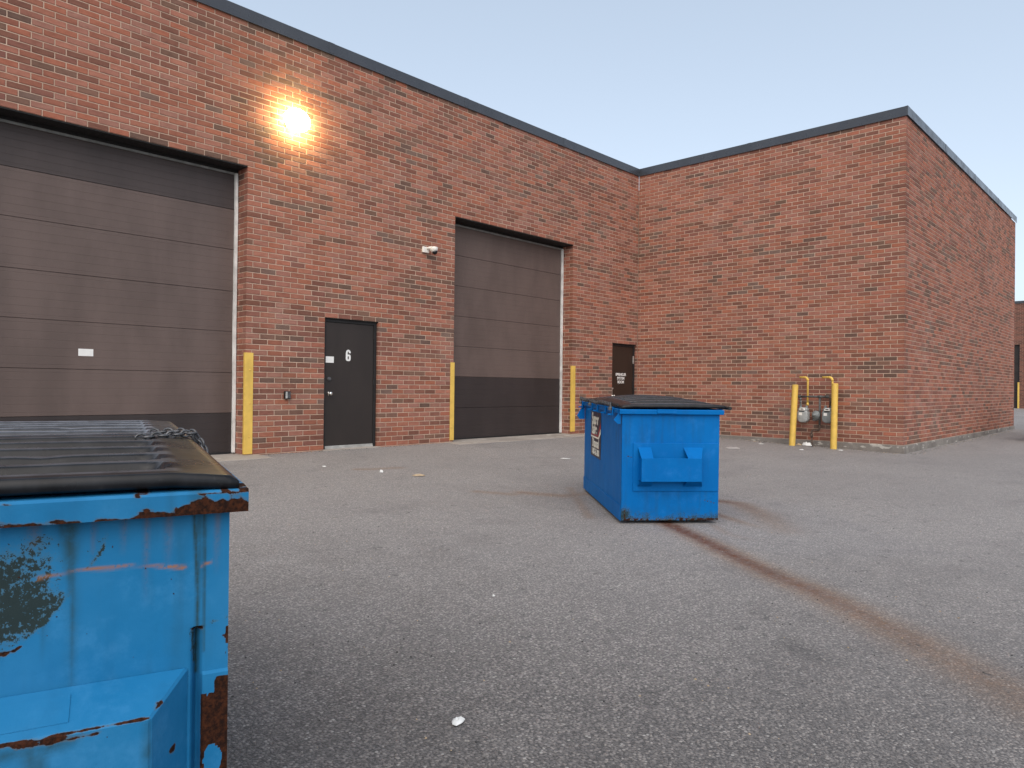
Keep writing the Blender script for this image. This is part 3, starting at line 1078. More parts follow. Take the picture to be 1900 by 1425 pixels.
# ------------------------------------------------------------------ dumpsters
LX, LY = 1.83, .87
BTOP = .952
def bilerp_grid(o, ux, uz, w, h, nx, nz):
    vs, fs = [], []
    for j in range(nz + 1):
        for i in range(nx + 1):
            vs.append(o + ux * (w * i / nx) + uz * (h * j / nz))
    for j in range(nz):
        for i in range(nx):
            a = j * (nx + 1) + i
            fs.append((a, a + 1, a + nx + 2, a + nx + 1))
    return vs, fs

def sdist(S, Z, pts):
    return seg_dist(S, Z, pts)

def fbm(S, Z, sc_, oc=4, seed=0.):
    out = np.empty(S.shape)
    it = np.nditer([S, Z, out], op_flags=[['readonly'], ['readonly'], ['writeonly']])
    for a, b, c in it:
        c[...] = mnoise.fractal(Vector((float(a) * sc_, float(b) * sc_, seed)), 1.0, 2.0, oc)
    return out

def near_wear(S, Z):
    """grime, rust and scratch densities of the weathered end panel; S from its right edge, Z height"""
    grime = np.zeros(S.shape)
    rust = np.zeros(S.shape)
    scr = np.zeros(S.shape)
    curve = [(.196, .96), (.197, .931), (.201, .903), (.214, .882), (.231, .861), (.248, .834), (.265, .808), (.289, .782), (.317, .759), (.341, .748), (.40, .735)]
    cx = np.array([c[1] for c in curve])[::-1]
    cs = np.array([c[0] for c in curve])[::-1]
    inside = S - np.interp(Z, cx, cs)          # >0 left of the curve
    dc, _ = sdist(S, Z, curve)
    m = (inside > 0) & (Z > .735)
    blob = np.exp(-(((S - .36) / .085) ** 2 + ((Z - .83) / .075) ** 2))
    blob2 = np.exp(-(((S - .30) / .06) ** 2 + ((Z - .80) / .035) ** 2))
    f1 = fbm(S, Z, 14, 5, 1.3)
    f2 = fbm(S, Z, 55, 3, 7.3)
    grime = np.where(m, np.clip(.12 + .95 * blob + .55 * blob2 + .45 * f1 + .1 * f2, 0, 1), grime)
    grime = np.maximum(grime, np.clip(.95 * np.exp(-(dc / .0032) ** 2) * (.55 + .7 * f1 + .4 * f2) * (Z < .935), 0, 1))
    streak = np.zeros(S.shape)
    def drip(pts, w0, w1, s0, s1, seed):
        nonlocal streak
        d, t = sdist(S, Z, pts)
        w = w0 + (w1 - w0) * t
        streak = np.maximum(streak, np.clip(1.7 * (s0 + (s1 - s0) * t) * np.exp(-(d / w) ** 2), 0, .95))
    drip([(.251, .952), (.249, .886), (.247, .823)], .016, .004, .55, .35, 1)
    drip([(.247, .823), (.245, .76), (.244, .633)], .0028, .0022, .45, .16, 1)
    drip([(.262, .952), (.262, .91)], .006, .003, .5, .1, 1)
    drip([(.060, .952), (.056, .885), (.0525, .807), (.0525, .66)], .0035, .0030, .6, .75, 2)
    drip([(.052, .952), (.0505, .885), (.0495, .80)], .009, .003, .4, .25, 2)
    drip([(.0425, .952), (.0415, .874), (.0415, .70)], .003, .0022, .6, .45, 3)
    drip([(.046, .952), (.046, .80)], .013, .006, .30, .12, 3)
    drip([(.285, .79), (.285, .70)], .004, .002, .3, .0, 3)
    d, t = sdist(S, Z, [(.295, .861), (.265, .8645), (.234, .8685), (.194, .8665), (.162, .8675), (.120, .862), (.074, .855)])
    scr = np.maximum(scr, np.clip(1.2 * np.exp(-(d / (.0026 + .0012 * f1)) ** 2) * (.75 + .6 * f1), 0, 1))
    d, t = sdist(S, Z, [(.046, .856), (.030, .861)])
    scr = np.maximum(scr, .9 * np.exp(-(d / .002) ** 2))
    # rust on the corner post
    edge = .655 + .05 * f1 + np.where(S > .022, -.012, .012)
    post = (S < .0445) & (Z < edge)
    hole = ((S - .024) / .016) ** 2 + ((Z - .505) / .028) ** 2 < 1 + .5 * f1
    rust = np.where(post & ~hole, .95, rust)
    rust = np.maximum(rust, np.where((S < .004) & (f1 > -.05) & (Z < .74), .8, 0))
    rust = np.maximum(rust, np.clip(.9 * np.exp(-((S - .003) / .006) ** 2 - ((Z - .722) / .006) ** 2), 0, 1))
    d, t = sdist(S, Z, [(.060, .742), (.046, .742)])
    rust = np.maximum(rust, .9 * np.exp(-(d / .004) ** 2))
    d, t = sdist(S, Z, [(.060, .742), (.056, .68)])
    grime = np.maximum(grime, .8 * np.exp(-(d / .004) ** 2))
    # dark chips along the lower end of the curve
    for (a, b, r) in ((.318, .752, .0035), (.327, .748, .005), (.341, .744, .006), (.294, .772, .002), (.226, .770, .002), (.186, .800, .0012), (.150, .75, .001)):
        rust = np.maximum(rust, .9 * np.exp(-((S - a) ** 2 + (Z - b) ** 2) / r ** 2))
    d, t = sdist(S, Z, [(.045, .748), (.0, .756)])
    grime = np.maximum(grime, .75 * np.exp(-(d / .0016) ** 2))
    fst = fbm(S * 16, Z, 2.0, 4, 21.)
    streak = np.maximum(streak, np.clip(.30 * fst + .10 * f1, 0, .32))
    for (a, l, w) in ((.10, .10, .006), (.135, .16, .004), (.02, .12, .005), (.17, .07, .004), (.30, .05, .008), (.215, .09, .003)):
        d, t = sdist(S, Z, [(a, .952), (a + .002, .952 - l)])
        scr = np.maximum(scr, .24 * np.exp(-(d / w) ** 2) * (1 - t))
        streak = np.maximum(streak, .35 * np.exp(-(d / (w * 1.6)) ** 2) * (1 - t))
    return grime, rust, scr, streak

def lid_mesh(x0, x1, y0, y1, zt, sag, tilt, flip):   # flip: which half of the pair
    """moulded plastic lid: grooves running front to back, flat border, rolled edge"""
    nx, ny = 300, 64
    xs_ = np.linspace(x0, x1, nx + 1)
    ys_ = np.linspace(y0, y1, ny + 1)
    X, Y = np.meshgrid(xs_, ys_)
    n = 5
    bx = .045
    pitch = (x1 - x0 - 2 * bx) / n
    ph = np.clip((X - x0 - bx) / pitch, 0, n - 1e-6) % 1.0
    dx = np.abs(ph - .5) * pitch
    hw = pitch * .36
    ya, yb = y0 + .115, y1 - .10
    dy = np.maximum(np.maximum(ya + hw * .45 - Y, Y - (yb - hw * .45)), 0) / .45
    dist = np.hypot(dx, dy)
    g = 1 / (1 + np.exp(np.clip((dist - hw) / .0022, -60, 60)))
    inx = (X > x0 + bx * .7) & (X < x1 - bx * .7)
    g = np.where(inx, g, 0)
    Zt = zt - .022 * g
    u = (X - x0) / (x1 - x0)
    v = (Y - y0) / (y1 - y0)
    uu = (u + flip) / 2
    Zt += sag * (4 * v * (1 - v)) ** .8 * np.clip(np.sin(math.pi * uu), 0, 1) ** .6 + tilt * (u - .5)
    Zt += .0015 * np.sin(X * 9 + Y * 5) * v * (1 - v) * 3
    Zt -= .09 * np.clip(ya - .01 - Y, 0, 1)
    # a dent where it has been leaned on
    Zt -= .003 * np.exp(-((X - (x0 + .35)) / .10) ** 2 - ((Y - (y0 + .33)) / .03) ** 2)
    ex = np.minimum(X - x0, x1 - X)
    ey = np.minimum(Y - y0, y1 - Y)
    r = .009
    ee = np.minimum(ex, ey)
    Zt -= np.where(ee < r, r - np.sqrt(np.maximum(0, r * r - (r - ee) ** 2)), 0)
    idx = np.arange((nx + 1) * (ny + 1)).reshape(ny + 1, nx + 1)
    vs = list(zip(X.ravel().tolist(), Y.ravel().tolist(), Zt.ravel().tolist()))
    fs = [(int(idx[j, i]), int(idx[j, i + 1]), int(idx[j + 1, i + 1]), int(idx[j + 1, i])) for j in range(ny) for i in range(nx)]
    ring = [int(idx[0, i]) for i in range(nx + 1)] + [int(idx[j, nx]) for j in range(1, ny + 1)] + [int(idx[ny, i]) for i in range(nx - 1, -1, -1)] + [int(idx[j, 0]) for j in range(ny - 1, 0, -1)]
    cx_, cy_ = (x0 + x1) / 2, (y0 + y1) / 2
    m = len(ring)
    prev = ring
    for (off, dz) in ((.001, -.006), (.0, -.013), (-.005, -.0175), (-.012, -.015)):
        cur = []
        for k in ring:
            x, y, z = vs[k]
            sx = 1 if x > cx_ else -1
            sy = 1 if y > cy_ else -1
            ax = off if (abs(x - x0) < 1e-6 or abs(x - x1) < 1e-6) else 0
            ay = off if (abs(y - y0) < 1e-6 or abs(y - y1) < 1e-6) else 0
            vs.append((x + sx * ax, y + sy * ay, z + dz))
            cur.append(len(vs) - 1)
        for k in range(m):
            fs.append((prev[k], cur[k], cur[(k + 1) % m], prev[(k + 1) % m]))
        prev = cur
    ridge_glint = np.clip(1 - g * 15, 0, 1) * (dx > hw * .8) * inx * (Y > ya - .02) * (Y < yb)  # painted highlight: mask for pale colour along the groove crests
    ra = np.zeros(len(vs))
    ra[:ridge_glint.size] = ridge_glint.ravel()
    return MB().add(vs, fs), {'ridge_glint': ra}

def chain_part(name, pts, parent, mat, r=.0035, link=.028):
    """loose chain drawn as real links along a polyline"""
    pts = [Vector(p) for p in pts]
    mb = MB()
    tot = sum((pts[i + 1] - pts[i]).length for i in range(len(pts) - 1))
    n = int(tot / (link * .72))
    for k in range(n):
        s_ = (k + .5) / n * tot
        i = 0
        while i < len(pts) - 2 and s_ > (pts[i + 1] - pts[i]).length:
            s_ -= (pts[i + 1] - pts[i]).length
            i += 1
        d = (pts[i + 1] - pts[i]).normalized()
        c = pts[i] + d * s_
        a = Vector((0, 0, 1)) if abs(d.z) < .9 else Vector((1, 0, 0))
        sd_ = d.cross(a).normalized()
        nn = d.cross(sd_)
        w = (sd_ if k % 2 else nn)
        loop = [c + d * (math.cos(t) * link * .5) + w * (math.sin(t) * link * .33) for t in [2 * math.pi * q / 9 for q in range(10)]]
        mb.tube(loop, r, 5, cap=False)
    return mb.build(name, mat, parent, smooth=True)

def dumpster(name, loc, rz, paint, style, label, sag=.012, sign=False):
    d = empty(name, loc, rz)
    tag(d, label, 'dumpster', 'blue steel dumpsters')
    zb0 = .022
    if style == 'old':
        # dense end panel at x=0 that carries the wear
        nx, nz = 150, 200
        vs, fs = bilerp_grid(Vector((0, LY, zb0)), Vector((0, -1, 0)), Vector((0, 0, 1)), LY, BTOP - zb0, nx, nz)
        arr = np.array([tuple(v) for v in vs])
        # gather columns near the visible right edge
        s_ = arr[:, 1].copy()
        s_ = LY * (s_ / LY) ** 1.6
        arr[:, 1] = s_
        arr[:, 0] += -.004 * np.sin(arr[:, 2] * 5.0) * np.sin(s_ * 7.0) * np.clip(s_ * 8, 0, 1)
        lowpost = (s_ < .044) & (arr[:, 2] < .66)
        arr[:, 0] -= np.where(lowpost, .005, 0)
        rib = np.exp(-((s_ - .0525) / .006) ** 2)
        arr[:, 0] += np.where(arr[:, 2] < .745, .022, 0.0) * rib
        G, Rr, Sc, St = near_wear(arr[:, 1], arr[:, 2])
        p = MB().add(arr.tolist(), fs)
        o = p.build('end_panel', paint, d, smooth=False, attrs={'grime': G, 'rust': Rr, 'scratch': Sc, 'streak': St}, fix=False)
        b = MB()
        b.add([(.004, 0, zb0), (LX, 0, zb0), (LX, LY, zb0), (.004, LY, zb0), (.004, 0, BTOP), (LX, 0, BTOP), (LX, LY, BTOP), (.004, LY, BTOP)],
              [(0, 1, 5, 4), (1, 2, 6, 5), (2, 3, 7, 6), (0, 3, 2, 1)])
        b.build('body', paint, d, fix=True)
    else:
        b = MB()
        b.add([(0, 0, zb0), (LX - .003, 0, zb0), (LX - .003, LY, zb0), (0, LY, zb0), (0, 0, BTOP), (LX - .003, 0, BTOP), (LX - .003, LY, BTOP), (0, LY, BTOP)],
              [(0, 1, 5, 4), (2, 3, 7, 6), (3, 0, 4, 7), (0, 3, 2, 1)])
        b.build('body', paint, d, fix=True)
        for (ox, oy, ux_, w_, nm, sd_) in ((LX, 0, (0, 1, 0), LY, 'end_panel', 3.3), (0, -.002, (1, 0, 0), LX, 'front_panel', 8.8)):
            vs, fs = bilerp_grid(Vector((ox, oy, zb0)), Vector(ux_), Vector((0, 0, 1)), w_, BTOP - zb0, int(w_ / .008), 116)
            A = np.array([tuple(v) for v in vs])
            S_ = A[:, 1] if nm == 'end_panel' else A[:, 0]
            Z_ = A[:, 2]
            f = fbm(S_, Z_, 9, 5, sd_)
            f2 = fbm(S_, Z_, 40, 3, sd_ + 4)
            fst = fbm(S_ * 14, Z_, 2.2, 4, sd_ + 9)
            dent = .006 * fbm(S_, Z_, 2.6, 2, sd_ + 2)
            A[:, 0 if nm == 'end_panel' else 1] += dent * np.clip(6 * np.minimum(S_, w_ - S_), 0, 1) * np.clip(6 * np.minimum(Z_ - zb0, BTOP - Z_), 0, 1) * (1 if nm == 'end_panel' else -1)
            gr_ = np.clip((.11 - Z_) / .11 * .9 + .35 * f, 0, 1) * (Z_ < .13)
            st_ = np.clip((.26 if nm == 'end_panel' else .10) * fst + .06 * f, 0, .3) + np.clip((.16 - Z_) / .16, 0, 1) * .35 * (f > -.1)
            ru_ = np.clip(np.where(Z_ < .045, .50 + .5 * f2 + .4 * f, 0), 0, 1)
            if nm == 'end_panel':
                gr_ = np.maximum(gr_, np.clip(1.1 * np.exp(-((S_ - .03) / .05) ** 2 - ((Z_ - .07) / .06) ** 2) + .2 * f, 0, 1) * (S_ < .14) * (Z_ < .2))
                for (a0, z0_, a1, z1_, ww) in ((.80, .60, .80, .50, .003), (.83, .62, .83, .45, .004), (.845, .58, .845, .40, .005), (.815, .50, .815, .43, .003), (.835, .44, .835, .37, .004), (.78, .53, .79, .50, .003),
                                               (.72, .205, .83, .175, .002), (.05, .585, .09, .575, .003), (.74, .24, .80, .19, .0016), (.03, .13, .03, .03, .004)):
                    dd, _ = seg_dist(S_, Z_, [(a0, z0_), (a1, z1_)])
                    ru_ = np.maximum(ru_, np.clip(.95 * np.exp(-(dd / ww) ** 2) * (1 + f2), 0, 1))
            else:
                for q in range(26):
                    rr_ = random.Random(q + 50)
                    a0, z0_ = rr_.uniform(.05, 1.75), rr_.uniform(.75, .93)
                    dd, tq = seg_dist(S_, Z_, [(a0, z0_), (a0 + rr_.uniform(-.01, .01), z0_ - rr_.uniform(.08, .5))])
                    st_ = np.maximum(st_, rr_.uniform(.2, .55) * np.exp(-(dd / rr_.uniform(.004, .012)) ** 2) * (1 - tq))
            MB().add(A.tolist(), fs).build(nm, paint, d, attrs={'grime': gr_, 'streak': st_, 'rust': ru_}, fix=False)
        # shoe band round the foot and doubling plate behind the fork pocket
        b = MB()
        b.box((-.006, -.009, zb0 - .004), (LX + .003, -.0035, .155))
        b.build('shoe', paint, d, bevel=.003)
        b = MB()
        b.box((LX - .002, .10, .28), (LX + .010, LY - .006, .70))
        b.build('doubling_plate', paint, d, bevel=.002)
        b = MB()
        b.box((-.006, .10, .28), (.002, LY - .006, .70))
        b.build('doubling_plate', paint, d, bevel=.002)
    # top rim, four lengths of folded channel
    def rim(a, bb, out, nm='rim'):
        a, bb, out = Vector(a), Vector(bb), Vector(out)
        segs = 60 if style == 'old' else 1
        prof = [(-.004, BTOP - .002), (.032, BTOP + .002), (.034, BTOP + .038), (.030, BTOP + .043), (-.03, BTOP + .043), (-.03, BTOP + .035), (-.004, BTOP + .03)]
        vs, fs = [], []
        m = len(prof)
        sub = []
        for i in range(m):            # refine the outer face
            sub.append(prof[i])
            if i == 1 and style == 'old':
                for q in range(1, 10):
                    sub.append((prof[1][0] + (prof[2][0] - prof[1][0]) * q / 10, prof[1][1] + (prof[2][1] - prof[1][1]) * q / 10))
        m = len(sub)
        L = (bb - a).length
        for k in range(segs + 1):
            t = (k / segs) ** (1.5 if style == 'old' else 1)
            c = a + (bb - a) * t
            for (x, z) in sub:
                vs.append(c + out * x + Vector((0, 0, z)))
        for k in range(segs):
            for q in range(m):
                fs.append((k * m + q, k * m + (q + 1) % m, (k + 1) * m + (q + 1) % m, (k + 1) * m + q))
        fs += [tuple(range(m)), tuple(range(segs * m + m - 1, segs * m - 1, -1))]
        attrs = None
        if style == 'old':
            A = np.array([tuple(v) for v in vs])
            s_ = np.hypot(A[:, 0] - a.x, A[:, 1] - a.y) - .03
            h = (A[:, 2] - BTOP) / .04
            f = fbm(s_, A[:, 2], 38, 4, 3.1)
            f2 = fbm(s_, A[:, 2], 9, 3, 5.1)
            lim = np.interp(s_, [-.03, 0, .05, .09, .12, .2, .35, .9], [.62, .60, .72, .42, .28, .12, .05, .02])
            rr = np.clip(.5 + (lim - h + .35 * f) * 2.2, 0, 1)
            rr = np.maximum(rr, np.where((h > .93) & (f2 > .1), .6, 0))
            gg = np.clip(.5 * np.exp(-((s_ - .062) / .012) ** 2) + .35 * np.exp(-((s_ - .10) / .004) ** 2) + .15 * f, 0, 1) * (h > .1)
            attrs = {'rust': rr, 'streak': gg}
        return MB().add(vs, fs).build(nm, paint, d, attrs=attrs, bevel=0 if style == 'old' else .003)
    rim((0, -.028, 0), (0, LY + .03, 0), (-1, 0, 0))
    rim((LX, LY + .03, 0), (LX, -.028, 0), (1, 0, 0))
    rim((.036, 0, 0), (LX - .036, 0, 0), (0, -1, 0))
    rim((.036, LY, 0), (LX - .036, LY, 0), (0, 1, 0))
    # fork pockets on both ends
    def pocket(x, sx):
        q = MB()
        if style == 'old':
            o_, i_ = .10, .0
            s0, s1, t0, t1 = .066, .80, .129, .735
            zt, zf, zb1, zbf = .678, .640, .34, .38
            q.hexa([(x - sx * .0, s0, zb1), (x - sx * .0, s1, zb1), (x + sx * o_, t1, zbf), (x + sx * o_, t0, zbf),
                    (x - sx * .0, s0, zt), (x - sx * .0, s1, zt), (x + sx * o_, t1, zf), (x + sx * o_, t0, zf)])
        else:
            pr = .115
            for (a0, a1, f0, f1) in ((.14, .255, .148, .255), (.545, .725, .56, .675)):
                th = .008
                for (zw, zf_) in ((.672, .572), (.315, .385)):
                    dz = th if zw > .5 else -th
                    q.hexa([(x, a0, zw - dz), (x, a1, zw - dz), (x + sx * pr, f1, zf_ - dz), (x + sx * pr, f0, zf_ - dz),
                            (x, a0, zw), (x, a1, zw), (x + sx * pr, f1, zf_), (x + sx * pr, f0, zf_)])
            q.box((min(x + sx * pr, x + sx * (pr + .008)), .146, .378), (max(x + sx * pr, x + sx * (pr + .008)), .677, .580))
            for f0 in (.149, .664):
                q.box((min(x, x + sx * pr), f0, .381), (max(x, x + sx * (pr - .001)), f0 + .008, .577))
        if style == 'old':
            bmx = q.build('fork_pocket', paint, d, bevel=.004, seg=1)
            me = bmx.data
            bm = bmesh.new()
            bm.from_mesh(me)
            bmesh.ops.subdivide_edges(bm, edges=bm.edges[:], cuts=40, use_grid_fill=True)
            bm.to_mesh(me)
            bm.free()
            A = np.array([tuple(v.co) for v in me.vertices])
            S_, Z_ = A[:, 1], A[:, 2]
            X_ = np.abs(A[:, 0] - x)
            f = fbm(S_, Z_ + X_, 30, 4, 2.2)
            g = np.zeros(len(A))
            r_ = np.zeros(len(A))
            def mark(a, b, w, st, arr_, grimey=False):
                best = np.full(len(A), 1e9)
                a, b = np.array(a), np.array(b)
                dd = b - a
                t = np.clip(((A - a) @ dd) / (dd @ dd), 0, 1)
                dist = np.linalg.norm(A - a - t[:, None] * dd, axis=1)
                np.maximum(arr_, np.clip(st * np.exp(-(dist / w) ** 2) * (1 + .8 * f), 0, 1), out=arr_)
            X1 = x + sx * .10
            mark((X1, .129, .640), (X1, .735, .640), .0035, .85, r_)
            mark((x, .066, .678), (x, .80, .678), .003, .8, r_)
            mark((X1, .255, .634), (X1, .305, .634), .007, .95, r_)
            mark((X1, .20, .630), (X1, .245, .628), .004, .62, r_)
            mark((X1, .129, .644), (x + sx * .07, .112, .650), .004, .85, r_)
            mark((X1, .132, .630), (X1, .132, .50), .006, .55, g)
            mark((X1, .118, .625), (x + sx * .085, .110, .60), .006, .5, g)
            mark((X1, .29, .625), (X1, .285, .56), .012, .6, g)
            mark((X1, .36, .62), (X1, .24, .625), .010, .5, g)
            mark((x + sx * .05, .094, .555), (x + sx * .04, .09, .555), .006, .9, r_)
            for nm_, ar in (('streak', g), ('rust', r_)):
                at = me.attributes.new(nm_, 'FLOAT', 'POINT')
                at.data.foreach_set('value', ar.astype(np.float32))
            # welded patch plate on the sloping top
            w_ = MB()
            a0, a1 = .245, .42
            def top(s_, o_):
                k = o_ / .10
                return (x + sx * o_, s_, .678 + (.640 - .678) * k + .0016)
            w_.add([top(a0, .022), top(a1, .022), top(a1, .080), top(a0, .080)], [(0, 1, 2, 3)])
            vs_ = w_.v
            w_.add([(v[0], v[1], v[2] - .0012) for v in vs_[:4]], [(3, 2, 1, 0)])
            w_.f += [(0, 1, 5, 4), (1, 2, 6, 5), (2, 3, 7, 6), (3, 0, 4, 7)]
            w_.mi += [0] * 4
            w_.build('patch_plate', paint, bmx)
        else:
            q.build('fork_pocket', paint, d, bevel=.0015, seg=1)
    pocket(0, -1)
    pocket(LX, 1)
    # skids
    for y in (.10, LY - .16):
        b = MB()
        b.box((.08, y, 0), (LX - .08, y + .06, zb0 + .002))
        b.build('skid', MAT['black'], d)
    # lids: two halves, hinge rod behind
    zl = BTOP + .043 + .036
    for k, (a, b_) in enumerate(((-.024, LX / 2 - .004), (LX / 2 + .004, LX + .024))):
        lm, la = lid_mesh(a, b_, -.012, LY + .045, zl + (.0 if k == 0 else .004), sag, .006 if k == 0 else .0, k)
        lm.build('lid', MAT['lid'] if (k == 0 or style == 'new') else MAT['lid_sky_sheen'], d, smooth=True, attrs=la)
    b = MB()
    b.tube([(-.05, LY + .075, zl - .020), (LX + .05, LY + .075, zl - .020)], .016, 12)
    b.build('hinge_rod', MAT['black'], d, smooth=False)
    for x in (.2, .7, 1.13, 1.63):
        b = MB()
        b.box((x - .03, LY + .028, zl - .05), (x + .03, LY + .09, zl - .037))
        b.build('hinge_bracket', paint, d, bevel=.003)
    return d, zl

d1, zl1 = dumpster('dumpster', (-14.292, -8.584, gz(-14.3, -8.5)), R(72), MAT['blue_old'], 'old',
                   'rust-streaked blue dumpster cut off by the left edge, closest to the camera', sag=.004)
chain_part('chain', [(.80, .14, zl1 + .004), (.83, .06, zl1 + .008), (.86, -.005, zl1 + .010), (.875, -.03, zl1 - .03), (.87, -.045, zl1 - .09)], d1, MAT['steel'])
chain_part('chain', [(.97, .10, zl1 + .008), (.93, .03, zl1 + .012), (.885, -.012, zl1 + .008), (.86, -.04, zl1 - .04), (.80, -.05, zl1 - .10)], d1, MAT['steel'])

XD = R(-132.3)
A2 = Vector((-9.688, -6.265, 0))
O2 = A2 - Vector((math.cos(XD), math.sin(XD), 0)) * LX
d2, zl2 = dumpster('dumpster', (O2.x, O2.y, gz(-9.2, -5.6) + .004), XD, MAT['blue_new'], 'new',
                   'bright blue dumpster with disposal sign standing in the middle of the yard', sag=.065)
# front face hardware of the yard dumpster
b = MB()
b.prism([(-.075, .90), (-.012, .985), (-.012, .865), (-.040, .865)], 0, LX - .012, LX - .004)
b.build('rim_bracket', MAT['blue_new'], d2, bevel=.001, seg=1)
b = MB()
b.prism([(-.095, .84), (-.012, .985), (-.012, .80), (-.070, .80)], 0, .004, .050)
b.build('rim_bracket', MAT['blue_new'], d2, bevel=.001, seg=1)
b = MB()
b.box((LX + .0355, .30, BTOP + .010), (LX + .041, .47, BTOP + .046))
b.build('rim_tab', MAT['blue_new'], d2, bevel=.001, seg=1)
for x in (.05, .62, .92, 1.30, 1.62):
    b = MB()
    b.box((x - .02, -.050, .925), (x + .02, -.0352, 1.005))
    b.box((x - .012, -.085, .930), (x + .012, -.0505, .945))
    b.build('latch', MAT['blue_new'], d2, bevel=.003, seg=1)
b = MB()
b.tube([(-.06, -.045, zl2 + .006), (.5, -.047, zl2 + .003), (1.0, -.046, zl2 + .006), (LX + .02, -.045, zl2 + .004)], .009, 8)
b.build('lock_bar', MAT['black'], d2)
chain_part('chain', [(.05, -.06, zl2 + .004), (.35, -.062, zl2 - .01), (.62, -.06, zl2 + .0), (.95, -.062, zl2 - .012), (1.3, -.06, zl2 + .002), (1.62, -.062, zl2 - .006)], d2, MAT['steel'], r=.005, link=.05)
for x in (.62, 1.62, .05):
    vs, fs = lathe([(.022, 0), (.022, .02), (.014, .03), (.012, .07), (.016, .075)], 10)
    o = MB().add(vs, fs).build('latch_pin', MAT['steel'], d2)
    o.location = (x, -.060, zl2 - .055)
# company sign on the front face
def sign(d, x0, w, z0, h):
    s = empty('sign', (x0, -.0035, z0), parent=d)
    b = MB()
    b.box((-w / 2, -.002, 0), (w / 2, .002, h))
    b.build('sign_plate', MAT['navy'], s)
    F = lambda x, z, e=0: frame((x, -.0032 - e, z), (1, 0, 0), (0, 0, 1))
    text('lettering', 'Super', .165, MAT['sign_white'], s, F(-.03, h * .835), bold=.0045, sx=.92)
    text('lettering', 'Save', .165, MAT['sign_white'], s, F(-.07, h * .610), bold=.0045, sx=.92)
    # red and cream chevron stripes
    def stripe(nm, mat, pts, e):
        q = MB()
        n = len(pts)
        q.add([(x, -.0022 - e, z) for x, z in pts] + [(x, -.0020, z) for x, z in pts],
              [tuple(range(n)), tuple(range(2 * n - 1, n - 1, -1))] + [(i, (i + 1) % n, (i + 1) % n + n, i + n) for i in range(n)])
        q.build(nm, mat, s)
    stripe('stripe', MAT['sign_red'], [(-w / 2 + .004, h * .500), (.105, h * .500), (w / 2 - .004, h * .80), (w / 2 - .004, h * .68), (.13, h * .468), (-w / 2 + .004, h * .468)], .0006)
    stripe('stripe', MAT['sign_white'], [(-w / 2 + .004, h * .455), (.14, h * .455), (w / 2 - .004, h * .66), (w / 2 - .004, h * .55), (.165, h * .418), (-w / 2 + .004, h * .418)], .0006)
    text('lettering', 'Disposal', .128, MAT['sign_white'], s, F(0, h * .300), bold=.0028, sx=.80)
    text('lettering', '1-800-665-2800', .090, MAT['sign_white'], s, F(0, h * .105), bold=.0016, sx=.66)
sign(d2, .66, .52, .445, .465)
# the yard falls away under it
sl = math.atan2(gz(A2.x, A2.y) - gz(O2.x, O2.y), LX)
d2.rotation_euler = (Matrix.Rotation(XD, 4, 'Z') @ Matrix.Rotation(-sl, 4, 'Y')).to_euler()
d2.location.z = gz(O2.x, O2.y) + .006

# ------------------------------------------------------------------ gas meters on the wing
def Wp(y, z, out=.15):
    return Vector((-out, y, z))
gm = empty('gas_meter_set', (-.15, -4.35, 0))
tag(gm, 'pair of grey gas meters on pipes with yellow vents against the wing wall', 'gas meter')
GI = Vector((-.15, -4.35, 0))
def gp(name, pts, r, mat, n=10, smooth=True):
    b = MB()
    b.tube([Vector(p) - GI for p in pts], r, n)
    return b.build(name, mat, gm, smooth=smooth)
def bend(p, q, s_, n=4):
    """elbow points from p towards q around corner s_"""
    p, q, s_ = Vector(p), Vector(q), Vector(s_)
    return [(1 - t) ** 2 * p + 2 * t * (1 - t) * s_ + t * t * q for t in [i / n for i in range(n + 1)]]
def vent(y, ywall, z0, z1):
    pts = [Wp(y, z0)] + bend(Wp(y, z1 - .06), Wp(y + .06, z1), Wp(y, z1)) + [Wp(ywall, z1)]
    gp('vent_pipe', pts, .019, MAT['yellow'], 12)
    gp('vent_fitting', [Wp(y, z0 - .05), Wp(y, z0 + .005)], .023, MAT['yellow'], 12)
    gp('vent_elbow', bend(Wp(y, z1 - .075), Wp(y + .075, z1), Wp(y, z1)), .025, MAT['yellow'], 12)
vent(-4.214, -4.05, .86, 1.385)
vent(-4.700, -4.50, .86, 1.384)
gp('manifold_pipe', [Wp(-4.04, .99), Wp(-4.56, .995)], .021, MAT['pipe_grey'], 12)
gp('manifold_pipe', [Wp(-4.56, .995), Wp(-4.64, .995), Wp(-4.66, .96), Wp(-4.66, .78)], .020, MAT['pipe_rust'], 12)
for y in (-4.04, -4.456, -4.60):
    gp('pipe_fitting', [Wp(y + .035, .993), Wp(y - .035, .993)], .030, MAT['pipe_grey'], 12)
gp('riser_pipe', [Wp(-4.07, .99), Wp(-4.07, .74)], .018, MAT['pipe_grey'], 12)
for z in (.96, .90, .84, .78):
    gp('pipe_fitting', [Wp(-4.07, z), Wp(-4.07, z - .02)], .027, MAT['meter_mid'], 10)
gp('riser_pipe', [Wp(-4.456, .98), Wp(-4.456, .42), ], .021, MAT['pipe_grey'], 12)
gp('riser_pipe', [Wp(-4.456, .42), Wp(-4.456, .34), Wp(-4.44, .32), Wp(-4.31, .31), Wp(-4.30, .29), Wp(-4.30, .16)], .020, MAT['pipe_rust'], 12)
gp('riser_pipe', [Wp(-4.30, .17), Wp(-4.315, -.06)], .014, MAT['pipe_rust'], 12)
gp('shut_off_valve', [Wp(-4.30, .24), Wp(-4.30, .17)], .030, MAT['pipe_rust'], 8)
